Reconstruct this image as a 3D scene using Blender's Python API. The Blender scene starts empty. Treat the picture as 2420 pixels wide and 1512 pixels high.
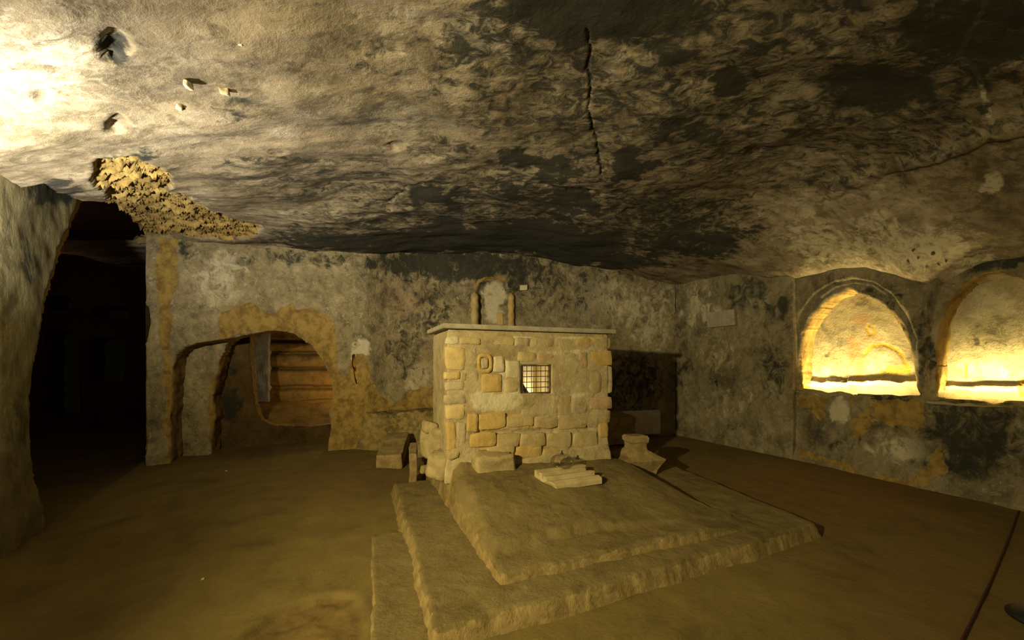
import bpy, bmesh, math, random
import numpy as np
from mathutils import Vector

# ------------------------------------------------------------------ camera, world, lights, exposure
sc = bpy.context.scene
COL = sc.collection
F = 880.0; CX = 1210.0; HY = 850.0; EYE = 1.5          # focal length in pixels of the 2420 px frame, horizon row, eye height
cam_d = bpy.data.cameras.new('camera'); cam = bpy.data.objects.new('camera', cam_d); COL.objects.link(cam)
cam_d.sensor_width = 36.0; cam_d.lens = 36.0 * F / 2420.0
cam_d.shift_y = (HY - 756.0) / 2420.0
cam_d.clip_start = 0.02; cam_d.clip_end = 100
cam.location = (0, 0, EYE); cam.rotation_euler = (math.pi / 2, 0, 0)
sc.camera = cam
w = bpy.data.worlds.new('world'); sc.world = w; w.use_nodes = True
w.node_tree.nodes['Background'].inputs[0].default_value = (0.6, 0.5, 0.25, 1)
w.node_tree.nodes['Background'].inputs[1].default_value = 0.003
sc.view_settings.view_transform = 'Standard'; sc.view_settings.look = 'None'
sc.view_settings.gamma = 1.0; sc.view_settings.use_curve_mapping = False
sc.view_settings.exposure = 0.0

def light(name, kind, loc, energy, col, target=None, **kw):
    d = bpy.data.lights.new(name, kind); o = bpy.data.objects.new(name, d); COL.objects.link(o)
    d.energy = energy; d.color = col; o.location = loc
    for k, v in kw.items(): setattr(d, k, v)
    if target is not None:
        o.rotation_euler = (Vector(target) - Vector(loc)).to_track_quat('-Z', 'Y').to_euler()
    return o

KEY = (1.0, 0.83, 0.41)
light('key_spot', 'SPOT', (-1.95, -0.25, 2.15), 1180, KEY, target=(1.1, 4.6, 1.35),
      spot_size=math.radians(106), spot_blend=1.0, shadow_soft_size=0.05)
light('wall_spot', 'SPOT', (-2.00, -0.25, 2.20), 660, KEY, target=(-3.3, 5.7, 1.95),
      spot_size=math.radians(64), spot_blend=1.0, shadow_soft_size=0.05)
light('uplight', 'SPOT', (-3.05, 1.75, 2.05), 560, (1.0, 0.95, 0.82), target=(-3.0, 2.30, 2.95),
      spot_size=math.radians(160), spot_blend=0.8, shadow_soft_size=0.06)
light('shade_fill', 'POINT', (2.6, -1.6, 2.1), 44, (1.0, 0.86, 0.50), shadow_soft_size=0.5)  # added fill without a source, brightens the altar's shadow side

# ------------------------------------------------------------------ noise
_rng = np.random.RandomState(7)
_perm = _rng.permutation(256); _perm = np.concatenate([_perm, _perm])
_g = _rng.normal(size=(256, 3)); _g /= np.linalg.norm(_g, axis=1)[:, None]

def perlin(P):
    P = np.asarray(P, dtype=np.float64)
    i = np.floor(P).astype(np.int64); f = P - i; i &= 255
    u = f * f * f * (f * (f * 6 - 15) + 10)
    r = 0
    for dx in (0, 1):
        for dy in (0, 1):
            for dz in (0, 1):
                h = _perm[_perm[_perm[(i[..., 0] + dx) & 255] + ((i[..., 1] + dy) & 255)] + ((i[..., 2] + dz) & 255)]
                g = _g[h]
                d = g[..., 0] * (f[..., 0] - dx) + g[..., 1] * (f[..., 1] - dy) + g[..., 2] * (f[..., 2] - dz)
                wx = u[..., 0] if dx else 1 - u[..., 0]
                wy = u[..., 1] if dy else 1 - u[..., 1]
                wz = u[..., 2] if dz else 1 - u[..., 2]
                r = r + d * wx * wy * wz
    return r * 1.6

def fbm(P, sc_=1.0, octv=4, seed=0.0, rough=0.5):
    P = np.asarray(P) * sc_ + seed * 17.31
    a = 1.0; r = 0; t = 0
    for _ in range(octv):
        r = r + a * perlin(P); t += a; a *= rough; P = P * 2.03 + 5.7
    return r / t * 1.4

def sstep(a, b, x):
    t = np.clip((x - a) / (b - a), 0, 1); return t * t * (3 - 2 * t)

# ------------------------------------------------------------------ 2-D polygon tools
def sd_poly(Q, poly):
    """signed distance (negative inside) and nearest outline point of points Q[n,2]"""
    Q = np.asarray(Q, float); poly = np.asarray(poly, float)
    best = np.full(len(Q), 1e18); near = np.zeros_like(Q); ins = np.zeros(len(Q), bool)
    n = len(poly)
    for k in range(n):
        a = poly[k]; b = poly[(k + 1) % n]; e = b - a; L = e @ e + 1e-15
        t = np.clip(((Q - a) @ e) / L, 0, 1)
        p = a + t[:, None] * e
        d = ((Q - p) ** 2).sum(1)
        m = d < best; best[m] = d[m]; near[m] = p[m]
        c = ((a[1] > Q[:, 1]) != (b[1] > Q[:, 1]))
        with np.errstate(divide='ignore', invalid='ignore'):
            xx = a[0] + (Q[:, 1] - a[1]) / (b[1] - a[1] if b[1] != a[1] else 1e-12) * e[0]
        ins ^= c & (Q[:, 0] < xx)
    d = np.sqrt(best)
    return np.where(ins, -d, d), near

def d_line(Q, pts):
    Q = np.asarray(Q, float); best = np.full(len(Q), 1e18)
    for a, b in zip(pts[:-1], pts[1:]):
        a = np.array(a, float); b = np.array(b, float); e = b - a
        t = np.clip(((Q - a) @ e) / (e @ e + 1e-12), 0, 1)
        best = np.minimum(best, (((Q - a) - t[:, None] * e) ** 2).sum(1))
    return np.sqrt(best)

def densify(poly, step, amp=0.0, seed=1, sc_=6.0):
    out = []
    n = len(poly)
    for k in range(n):
        a = np.array(poly[k], float); b = np.array(poly[(k + 1) % n], float)
        m = max(1, int(np.linalg.norm(b - a) / step))
        for j in range(m): out.append(a + (b - a) * j / m)
    out = np.array(out)
    if amp:
        P = np.c_[out, np.zeros(len(out))]
        out = out + amp * np.c_[fbm(P, sc_, 3, seed), fbm(P, sc_, 3, seed + 3)]
    return out

# ------------------------------------------------------------------ photo pixel <-> place
def pix(P):
    P = np.asarray(P, float); Y = np.where(P[..., 1] > 0.05, P[..., 1], np.nan)
    return np.nan_to_num(np.stack([CX + F * P[..., 0] / Y, HY - F * (P[..., 2] - EYE) / Y], -1), nan=-1e5)

def at(px, py, Y):
    return Vector(((px - CX) / F * Y, Y, EYE + (HY - py) / F * Y))

def on_z(px, py, z):
    return at(px, py, (EYE - z) * F / (py - HY))

def path_hit(path, px, py):
    """(u, z) where the ray of a photo pixel meets the vertical sheet over a plan path"""
    k = (px - CX) / F; u = 0; best = None
    n = len(path) - 1
    for i in range(n):
        (x0, y0), (x1, y1) = path[i], path[i + 1]
        L = math.hypot(x1 - x0, y1 - y0)
        den = (x1 - x0) - k * (y1 - y0)
        if abs(den) > 1e-9:
            t = (k * y0 - x0) / den; Y = y0 + t * (y1 - y0)
            lo = -1e9 if i == 0 else -1e-6; hi = 1e9 if i == n - 1 else 1 + 1e-6
            if lo <= t <= hi and Y > 0.2:
                if best is None or (0 <= t <= 1 and not best[2]) or (best[2] == (0 <= t <= 1) and Y < best[3]):
                    best = (u + t * L, EYE + (HY - py) / F * Y, 0 <= t <= 1, Y)
        u += L
    return best[0], best[1]

def path_xy(path, px):
    k = (px - CX) / F
    u, z = path_hit(path, px, 850)
    return path_pos(path, np.array([u]))[0][0]

def path_pos(path, u):
    path = np.asarray(path, float)
    seg = np.linalg.norm(np.diff(path, axis=0), axis=1); cum = np.r_[0, np.cumsum(seg)]
    d = np.diff(path, axis=0) / seg[:, None]
    i = np.clip(np.searchsorted(cum, u, side='right') - 1, 0, len(seg) - 1)
    P = path[i] + d[i] * (u - cum[i])[:, None]
    nn = np.stack([d[:, 1], -d[:, 0]], 1)
    # normals blended near the corners
    mid = (cum[:-1] + cum[1:]) / 2
    N = nn[i].copy()
    for c in range(1, len(seg)):
        w_ = 0.12; t = np.clip((u - cum[c] + w_) / (2 * w_), 0, 1); m = (t > 0) & (t < 1)
        N[m] = nn[c - 1] * (1 - t[m])[:, None] + nn[c] * t[m][:, None]
    N /= np.linalg.norm(N, axis=1)[:, None]
    return P, N

# ------------------------------------------------------------------ objects
def tag(o, label=None, cat=None, group=None, kind=None):
    if label: o['label'] = label
    if cat: o['category'] = cat
    if group: o['group'] = group
    if kind: o['kind'] = kind
    return o

def empty(name, loc=(0, 0, 0), rz=0.0):
    o = bpy.data.objects.new(name, None); COL.objects.link(o); o.location = loc; o.rotation_euler.z = rz
    o.empty_display_size = 0.1
    return o

def mesh_np(name, V, Fq, mat, parent=None, attrs=None, smooth=True, world=True):
    """V[n,3] in world space, Fq quads or triangles"""
    V = np.asarray(V, np.float32)
    if parent is not None and world:
        off = np.array(parent_loc(parent), np.float32); V = V - off
    me = bpy.data.meshes.new(name)
    Fq = np.asarray(Fq, np.int32); k = Fq.shape[1]
    me.vertices.add(len(V)); me.vertices.foreach_set('co', V.ravel())
    me.loops.add(Fq.size); me.loops.foreach_set('vertex_index', Fq.ravel())
    me.polygons.add(len(Fq)); me.polygons.foreach_set('loop_start', np.arange(0, Fq.size, k, dtype=np.int32))
    me.update(calc_edges=True); me.validate()
    if smooth: me.polygons.foreach_set('use_smooth', np.ones(len(me.polygons), bool))
    for nm, a in (attrs or {}).items():
        at_ = me.attributes.new(nm, 'FLOAT', 'POINT'); at_.data.foreach_set('value', np.asarray(a, np.float32))
    if mat: me.materials.append(mat)
    o = bpy.data.objects.new(name, me); COL.objects.link(o)
    if parent is not None: o.parent = parent
    return o

def parent_loc(p):
    l = Vector((0, 0, 0))
    while p is not None: l = l + p.location; p = p.parent
    return l

def bm_obj(name, bm, mat, parent=None, smooth=False):
    """bmesh in world coordinates -> one object"""
    if parent is not None: bmesh.ops.translate(bm, vec=-parent_loc(parent), verts=bm.verts)
    bmesh.ops.recalc_face_normals(bm, faces=bm.faces)
    me = bpy.data.meshes.new(name); bm.to_mesh(me); bm.free()
    if smooth: me.polygons.foreach_set('use_smooth', np.ones(len(me.polygons), bool))
    if mat: me.materials.append(mat)
    o = bpy.data.objects.new(name, me); COL.objects.link(o)
    if parent is not None: o.parent = parent
    return o

def grid_faces(nu, nv, keep=None):
    i = np.arange(nu - 1)[:, None] * nv + np.arange(nv - 1)[None, :]
    q = np.stack([i, i + nv, i + nv + 1, i + 1], -1).reshape(-1, 4)
    return q if keep is None else q[keep.ravel()]

def compact(V, Fq, attrs):
    used = np.zeros(len(V), bool); used[Fq.ravel()] = True
    m = np.cumsum(used) - 1
    return V[used], m[Fq], {k: a[used] for k, a in attrs.items()}

def boundary_edges(Fq):
    E = np.concatenate([Fq[:, [k, (k + 1) % 4]] for k in range(4)])
    S = np.sort(E, axis=1); key = S[:, 0].astype(np.int64) * 10_000_000 + S[:, 1]
    _, idx, cnt = np.unique(key, return_index=True, return_counts=True)
    return E[idx[cnt == 1]]

def add_strip(V, Fq, attrs, edges, offs, rock=None, jitter=0.0):
    """extrude boundary edges along a list of offset vectors (one jamb)"""
    vs = np.unique(edges.ravel()); mp = {int(v): j for j, v in enumerate(vs)}
    prev = {int(v): int(v) for v in vs}
    base = V[vs]
    for s, o in enumerate(offs):
        n0 = len(V)
        o = np.asarray(o)
        newP = base + (o if o.ndim == 2 else o[None, :])
        if jitter: newP = newP + jitter * np.stack([fbm(newP, 5, 3, 11 + c) for c in range(3)], 1)
        V = np.vstack([V, newP])
        for k in attrs:
            a = attrs[k][vs]
            if rock is not None and k == 'rock': a = np.full(len(vs), rock)
            attrs[k] = np.r_[attrs[k], a]
        q = [(prev[int(b)], prev[int(a)], n0 + mp[int(a)], n0 + mp[int(b)]) for a, b in edges]
        Fq = np.vstack([Fq, np.array(q, Fq.dtype)])
        prev = {int(v): n0 + mp[int(v)] for v in vs}
    return V, Fq, attrs

def px_mask(PX, P, shapes, warp=14.0, seed=1.0):
    """masks of stains and of painted light and shade laid on a surface: shapes = ('e',cx,cy,rx,ry,strength,soft) | ('p',poly,strength,soft) | ('l',pts,width,strength)"""
    wv = np.stack([fbm(P, 2.6, 5, seed, 0.6), fbm(P, 2.6, 5, seed + 9, 0.6)], 1)
    Q = PX + warp * 2.2 * wv
    m = np.zeros(len(PX))
    for s in shapes:
        if s[0] == 'e':
            _, cx, cy, rx, ry, st, so = s
            d = np.sqrt(((Q[:, 0] - cx) / rx) ** 2 + ((Q[:, 1] - cy) / ry) ** 2)
            m = np.maximum(m, st * (1 - sstep(1 - so, 1 + so, d)))
        elif s[0] == 'p':
            _, poly, st, so = s
            d, _n = sd_poly(Q, poly); m = np.maximum(m, st * (1 - sstep(-so, so, d)))
        else:
            _, pts, wd, st = s
            d = d_line(PX + warp * 0.5 * wv, pts); m = np.maximum(m, st * (1 - sstep(wd * 0.5, wd * 1.2, d)))
    return m

def panel(name, path, z0, z1, res, mat, holes=(), disp=None, masks=None, jamb=None, parent=None, u0=None, u1=None, snap_amp=0.012,
          jamb_rock=0.8, rough=(0.03, 0.008), sill=None, lost=1.0, jit=0.02):
    """vertical sheet of wall over a plan path; holes are photo-pixel outlines, cut and snapped; jamb = depth of the cut edge"""
    L = sum(math.dist(path[i], path[i + 1]) for i in range(len(path) - 1))
    u0 = 0 if u0 is None else u0; u1 = L if u1 is None else u1
    nu = int((u1 - u0) / res) + 2; nv = int((z1 - z0) / res) + 2
    U, Z = np.meshgrid(np.linspace(u0, u1, nu), np.linspace(z0, z1, nv), indexing='ij')
    UZ = np.stack([U.ravel(), Z.ravel()], 1)
    keep = np.ones((nu - 1) * (nv - 1), bool); onh = np.full(len(UZ), -1)
    hp = []; sds = []
    for hi, h in enumerate(holes):
        poly = np.array([path_hit(path, *p) for p in h]) if not isinstance(h, np.ndarray) else h
        poly = densify(poly, res * 0.8, snap_amp, 3 + hi)
        hp.append(poly)
        sd, near = sd_poly(UZ, poly); sds.append(np.abs(sd) < res * 1.45)
        m = np.abs(sd) < res * 0.55
        UZ[m] = near[m]; onh[m] = hi
    q = grid_faces(nu, nv)
    cen = UZ[q].mean(1)
    for poly in hp:
        sd, _ = sd_poly(cen, poly); keep &= sd > 0
    q = q[keep]
    P2, N2 = path_pos(path, UZ[:, 0])
    P = np.c_[P2, UZ[:, 1]]; N = np.c_[N2, np.zeros(len(N2))]
    PX = pix(P)
    attrs = {k: np.zeros(len(P)) for k in ('soot_shade', 'rock', 'pale', 'red')}
    for k, f in (masks or {}).items(): attrs[k] = f(P, PX, UZ)
    edge = 1.0
    d = rough[0] * fbm(P, 1.1, 3, 2) + rough[1] * fbm(P, 5, 4, 5)
    d = d - 0.022 * lost * attrs['rock'] + lost * attrs['rock'] * 0.014 * fbm(P * np.array([1, 1, 1.6]), 9, 4, 8, 0.6)
    if disp is not None: d = d + disp(P, PX, UZ)
    P = P + N * d[:, None]
    V, q2, attrs = None, q, attrs
    be = boundary_edges(q)
    V = P
    if jamb:
        for hi in range(len(holes)):
            e = be[sds[hi][be[:, 0]] & sds[hi][be[:, 1]]]
            if len(e) == 0: continue
            jd = jamb[hi] if isinstance(jamb, (list, tuple)) else jamb
            vs = np.unique(e.ravel()); nn = N[vs]
            if sill: nn = nn * np.where(V[vs][:, 2] < sill[0], sill[1] / jd, 1.0)[:, None]
            steps = max(2, int(jd / 0.06))
            offs = [-nn * (jd * (s + 1) / steps) for s in range(steps)]
            V, q2, attrs = add_strip(V, q2, attrs, e, offs, rock=jamb_rock, jitter=jit)
    V, q2, attrs = compact(V, q2, attrs)
    o = mesh_np(name, V, q2[:, ::-1], mat, parent, attrs)
    return o

# ------------------------------------------------------------------ materials
def nodes_of(name):
    m = bpy.data.materials.new(name); m.use_nodes = True
    nt = m.node_tree; nt.nodes.clear()
    out = nt.nodes.new('ShaderNodeOutputMaterial'); b = nt.nodes.new('ShaderNodeBsdfPrincipled')
    nt.links.new(b.outputs[0], out.inputs[0])
    return m, nt, b

class NB:
    def __init__(s, nt): s.nt = nt; s.n = nt.nodes; s.l = nt.links
    def put(s, sock, v):
        if isinstance(v, bpy.types.NodeSocket): s.l.new(v, sock)
        elif isinstance(v, tuple) and len(v) == 3 and sock.type == 'RGBA': sock.default_value = (*v, 1)
        else: sock.default_value = v
    def coord(s, scale=(1, 1, 1)):
        g = s.n.new('ShaderNodeNewGeometry'); m = s.n.new('ShaderNodeMapping'); s.l.new(g.outputs['Position'], m.inputs[0])
        m.inputs['Scale'].default_value = scale; return m.outputs[0]
    def noise(s, vec, scale, detail=6, rough=0.6, dist=0.0):
        t = s.n.new('ShaderNodeTexNoise'); s.l.new(vec, t.inputs['Vector'])
        t.inputs['Scale'].default_value = scale; t.inputs['Detail'].default_value = detail
        t.inputs['Roughness'].default_value = rough; t.inputs['Distortion'].default_value = dist
        return t.outputs[0]
    def voro(s, vec, scale, feature='F1'):
        t = s.n.new('ShaderNodeTexVoronoi'); t.feature = feature; s.l.new(vec, t.inputs['Vector']); t.inputs['Scale'].default_value = scale
        return t.outputs[0]
    def math(s, op, a, b=0.0, clamp=False):
        m = s.n.new('ShaderNodeMath'); m.operation = op; m.use_clamp = clamp; s.put(m.inputs[0], a); s.put(m.inputs[1], b); return m.outputs[0]
    def rng(s, v, a, b, c=0.0, d=1.0, smooth=True):
        m = s.n.new('ShaderNodeMapRange'); m.interpolation_type = 'SMOOTHSTEP' if smooth else 'LINEAR'
        s.put(m.inputs[0], v); m.inputs[1].default_value = a; m.inputs[2].default_value = b
        m.inputs[3].default_value = c; m.inputs[4].default_value = d; return m.outputs[0]
    def mix(s, f, a, b, mode='MIX'):
        m = s.n.new('ShaderNodeMix'); m.data_type = 'RGBA'; m.blend_type = mode
        s.put(m.inputs[0], f); s.put(m.inputs[6], a); s.put(m.inputs[7], b); return m.outputs[2]
    def attr(s, name):
        a = s.n.new('ShaderNodeAttribute'); a.attribute_name = name; return a.outputs['Fac']
    def bump(s, h, strength, dist, prev=None):
        b = s.n.new('ShaderNodeBump'); b.inputs['Strength'].default_value = strength; b.inputs['Distance'].default_value = dist
        s.put(b.inputs['Height'], h)
        if prev is not None: s.l.new(prev, b.inputs['Normal'])
        return b.outputs[0]

def m_plaster(name, light_, mid, dark, stretch=(1, 1, 1), mott=1.6, soot_shade=(0.016, 0.017, 0.012), rock=(0.30, 0.20, 0.055), rock2=(0.15, 0.092, 0.024),
              pale=(0.48, 0.425, 0.29), red=(0.24, 0.125, 0.06), bump=1.0, speck=0.5, bias=0.0, rough=0.9, fine=1.0, blotch=0.0, flake=0.0):
    m, nt, b = nodes_of(name); k = NB(nt)
    v = k.coord(); vs = k.coord(stretch)
    n1 = k.noise(vs, mott, 8, 0.66, 0.6); n2 = k.noise(vs, mott * 4.5, 8, 0.68, 0.3); n3 = k.noise(v, 34, 5, 0.7)
    n4 = k.noise(v, 130, 3, 0.6)
    f = k.math('ADD', k.math('MULTIPLY', n1, 0.62), k.math('MULTIPLY', n2, 0.38))
    f = k.math('ADD', f, bias)
    c = k.mix(k.rng(f, 0.36, 0.52), dark, mid)
    c = k.mix(k.rng(f, 0.50, 0.66), c, light_)
    if blotch:
        nb = k.noise(vs, mott * 2.1, 10, 0.74, 0.9); nc = k.noise(v, 9, 8, 0.7, 0.5)
        bl = k.rng(k.math('ADD', k.math('MULTIPLY', nb, 0.7), k.math('MULTIPLY', nc, 0.3)), 0.50, 0.44)
        c = k.mix(k.math('MULTIPLY', bl, blotch), c, tuple(x * 0.75 for x in dark))
    if flake:
        nf = k.noise(v, 15, 8, 0.72, 1.2)
        c = k.mix(k.math('MULTIPLY', k.rng(nf, 0.585, 0.62), flake), c, pale)
        c = k.mix(k.math('MULTIPLY', k.rng(nf, 0.42, 0.38), flake), c, tuple(x * 0.7 for x in dark))
    # worn specks of lime and of grime
    sp = k.rng(n3, 0.60, 0.72); c = k.mix(k.math('MULTIPLY', sp, speck * 0.8), c, pale)
    sd = k.rng(n3, 0.40, 0.28); c = k.mix(k.math('MULTIPLY', sd, speck * 0.8), c, dark)
    ns = k.noise(vs, 7.0, 9, 0.72, 0.8)
    warp = k.math('MULTIPLY', k.math('SUBTRACT', n2, 0.5), 1.3)
    warp2 = k.math('MULTIPLY', k.math('SUBTRACT', ns, 0.5), 2.4)
    def msk(nm, sharp=0.18, warp=warp):
        a = k.attr(nm); g = k.math('MULTIPLY', k.math('MULTIPLY', a, k.math('SUBTRACT', 1.0, a)), 4.0)
        return k.rng(k.math('ADD', a, k.math('MULTIPLY', warp, g)), 0.5 - sharp, 0.5 + sharp)
    c = k.mix(k.math('MULTIPLY', msk('pale', 0.26, warp2), 0.8), c, pale)
    c = k.mix(k.math('MULTIPLY', msk('red', 0.4), 0.7), c, red)
    c = k.mix(k.math('MULTIPLY', msk('soot_shade', 0.26, warp2), 0.93), c, soot_shade)
    rk = msk('rock', 0.10)
    rc = k.mix(k.rng(n2, 0.35, 0.62), rock2, rock); rc = k.mix(k.math('MULTIPLY', k.rng(n3, 0.45, 0.3), 0.5), rc, rock2)
    c = k.mix(rk, c, rc)
    k.put(b.inputs['Base Color'], c); b.inputs['Roughness'].default_value = rough
    b.inputs['Specular IOR Level'].default_value = 0.25
    h1 = k.bump(n2, 0.55 * bump, 0.05)
    h2 = k.bump(n3, 0.55 * bump * fine, 0.012, h1)
    h3 = k.bump(n4, 0.5 * bump * fine, 0.004, h2)
    pits = k.rng(k.voro(v, 26), 0.0, 0.16); h4 = k.bump(pits, 0.25 * bump, 0.008, h3)
    k.l.new(h4, b.inputs['Normal'])
    return m

def m_stone(name, c1, c2, bump=1.0, sc_=7.0, rough=0.85):
    m, nt, b = nodes_of(name); k = NB(nt)
    v = k.coord(); n1 = k.noise(v, sc_, 7, 0.65, 0.4); n3 = k.noise(v, 60, 4, 0.65); n5 = k.noise(v, 160, 2, 0.5)
    c = k.mix(k.rng(n1, 0.36, 0.64), c2, c1)
    c = k.mix(k.math('MULTIPLY', k.rng(n3, 0.42, 0.26), 0.6), c, tuple(x * 0.45 for x in c2))
    k.put(b.inputs['Base Color'], c); b.inputs['Roughness'].default_value = rough; b.inputs['Specular IOR Level'].default_value = 0.25
    h = k.bump(n1, 0.4 * bump, 0.03); h = k.bump(n3, 0.5 * bump, 0.008, h); h = k.bump(n5, 0.4 * bump, 0.003, h)
    pits = k.rng(k.voro(v, 40), 0.0, 0.2); h = k.bump(pits, 0.3 * bump, 0.006, h)
    k.l.new(h, b.inputs['Normal'])
    return m

def m_plain(name, col, rough=0.5, metal=0.0):
    m, nt, b = nodes_of(name); k = NB(nt)
    n = k.noise(k.coord(), 30, 4, 0.6)
    k.put(b.inputs['Base Color'], k.mix(k.rng(n, 0.35, 0.65), tuple(x * 0.7 for x in col), col))
    b.inputs['Roughness'].default_value = rough; b.inputs['Metallic'].default_value = metal
    return m

M_ceil = m_plaster('ceiling_plaster', (0.37, 0.31, 0.215), (0.225, 0.177, 0.108), (0.088, 0.068, 0.036), stretch=(1, 1.5, 1.5), mott=1.1, speck=0.35, bump=0.8,
                   rock=(0.30, 0.205, 0.06), rock2=(0.15, 0.095, 0.025), fine=0.8, blotch=0.55)
M_back = m_plaster('back_wall_plaster', (0.34, 0.28, 0.16), (0.22, 0.175, 0.095), (0.08, 0.068, 0.040), stretch=(1, 1, 0.8), mott=1.9, speck=1.0, bump=1.4, blotch=0.36, flake=0.42)
M_side = m_plaster('side_wall_plaster', (0.29, 0.245, 0.15), (0.19, 0.155, 0.088), (0.075, 0.06, 0.034), stretch=(1, 1, 0.7), mott=1.6, speck=0.7, bump=1.2, blotch=0.40, flake=0.22)
M_left = m_plaster('left_wall_plaster', (0.255, 0.225, 0.118), (0.17, 0.145, 0.068), (0.085, 0.07, 0.030), stretch=(1, 1, 0.45), mott=1.5, speck=0.35, bump=0.9, blotch=0.35)
M_niche = m_plaster('niche_plaster', (0.36, 0.30, 0.175), (0.28, 0.23, 0.125), (0.15, 0.125, 0.07), mott=2.2, speck=0.5, rock=(0.40, 0.26, 0.04), rock2=(0.28, 0.17, 0.022),
                    pale=(0.42, 0.37, 0.24), red=(0.33, 0.15, 0.05), bump=1.1, flake=0.25)
M_floor = m_plaster('earth_floor', (0.172, 0.127, 0.034), (0.137, 0.099, 0.026), (0.088, 0.062, 0.017), mott=0.9, speck=0.12, bump=0.55, pale=(0.30, 0.25, 0.13),
                    rock=(0.15, 0.10, 0.027), rock2=(0.10, 0.064, 0.017), red=(0.14, 0.075, 0.022))
M_step = m_plaster('step_rock', (0.195, 0.148, 0.055), (0.155, 0.115, 0.040), (0.10, 0.072, 0.023), mott=2.2, speck=0.2, bump=0.9, pale=(0.33, 0.26, 0.12),
                   rock=(0.25, 0.18, 0.065), rock2=(0.16, 0.11, 0.035))
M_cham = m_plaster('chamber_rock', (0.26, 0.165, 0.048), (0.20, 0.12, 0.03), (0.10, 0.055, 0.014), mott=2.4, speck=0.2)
M_jamb_shade = m_plaster('passage_rock_shaded', (0.10, 0.060, 0.018), (0.07, 0.040, 0.011), (0.035, 0.02, 0.006), mott=2.4, speck=0.2)  # chamber rock darkened, paints in the shade of the passage
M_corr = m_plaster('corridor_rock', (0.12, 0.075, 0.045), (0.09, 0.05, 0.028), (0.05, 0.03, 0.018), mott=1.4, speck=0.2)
M_mortar = m_plaster('altar_mortar', (0.42, 0.345, 0.195), (0.33, 0.262, 0.135), (0.215, 0.165, 0.078), mott=3.0, speck=0.35, bump=0.8, rock=(0.42, 0.285, 0.095),
                     rock2=(0.28, 0.18, 0.055), pale=(0.50, 0.44, 0.28))
ST = {'tan': m_stone('tan_stone', (0.37, 0.285, 0.135), (0.28, 0.21, 0.092)),
      'ochre': m_stone('ochre_stone', (0.41, 0.285, 0.095), (0.32, 0.215, 0.068)),
      'gold': m_stone('gold_stone', (0.46, 0.345, 0.15), (0.38, 0.275, 0.11)),
      'grey': m_stone('grey_stone', (0.37, 0.305, 0.18), (0.27, 0.215, 0.12)),
      'pale': m_stone('pale_stone', (0.47, 0.40, 0.25), (0.36, 0.30, 0.17)),
      'rose': m_stone('rose_stone', (0.38, 0.26, 0.14), (0.28, 0.19, 0.10))}
M_block = m_stone('rubble_stone', (0.27, 0.20, 0.085), (0.17, 0.12, 0.045))
M_rub = m_stone('plinth_rubble', (0.32, 0.25, 0.115), (0.22, 0.165, 0.07))
M_slab = m_stone('slab_stone', (0.30, 0.265, 0.19), (0.22, 0.19, 0.13), bump=0.4)
M_marble = m_stone('weathered_marble', (0.38, 0.305, 0.155), (0.29, 0.225, 0.105), bump=0.35, sc_=5)
M_greymarble = m_stone('grey_marble', (0.55, 0.50, 0.40), (0.42, 0.38, 0.29), bump=0.2, sc_=4)
M_blue = m_stone('blue_grey_plaster', (0.40, 0.42, 0.43), (0.26, 0.275, 0.28), bump=0.4)
M_iron = m_plain('rusty_iron', (0.045, 0.027, 0.010), 0.7)
M_dark = m_plain('dark_wood', (0.02, 0.014, 0.006), 0.8)
M_black = m_plain('black_metal', (0.006, 0.006, 0.005), 0.6)
M_rope = m_plain('dark_red_cord', (0.05, 0.008, 0.004), 0.8)
M_white = m_stone('white_plaster', (0.70, 0.62, 0.42), (0.60, 0.52, 0.33), bump=0.3)
def glass_mat():
    m = bpy.data.materials.new('clear_thin_glass'); m.use_nodes = True; nt = m.node_tree; nt.nodes.clear(); N = nt.nodes.new; L = nt.links.new
    out = N('ShaderNodeOutputMaterial'); mx = N('ShaderNodeMixShader'); tr = N('ShaderNodeBsdfTransparent'); gl = N('ShaderNodeBsdfGlossy'); lw = N('ShaderNodeLayerWeight')
    lw.inputs['Blend'].default_value = 0.33; tr.inputs[0].default_value = (0.93, 0.92, 0.88, 1); gl.inputs['Roughness'].default_value = 0.04
    mu = N('ShaderNodeMath'); mu.operation = 'MINIMUM'; mu.inputs[1].default_value = 0.5; L(lw.outputs['Fresnel'], mu.inputs[0]); L(mu.outputs[0], mx.inputs[0]); L(tr.outputs[0], mx.inputs[1]); L(gl.outputs[0], mx.inputs[2]); L(mx.outputs[0], out.inputs[0])
    return m
M_glass = glass_mat()

# ------------------------------------------------------------------ plan of the crypt
LEFT = [(-3.25, -3.0), (-3.45, 1.0), (-3.86, 2.81), (-4.17, 3.38), (-4.75, 4.46)]
BACK = [(-5.19, 5.28), (-4.84, 5.43), (-2.45, 6.32), (-2.22, 6.60), (-1.9, 6.81), (-1.4, 6.96), (3.25, 7.40)]
RIGHT = [(3.25, 7.40), (4.22, 5.60), (4.42, 5.69)]
NICHE = [(4.262, 5.712), (5.09, 3.72), (5.41, 3.0), (6.2, 1.0), (6.6, -3.0)]
REAR = [(6.6, -3.0), (-3.25, -3.0)]

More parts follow.
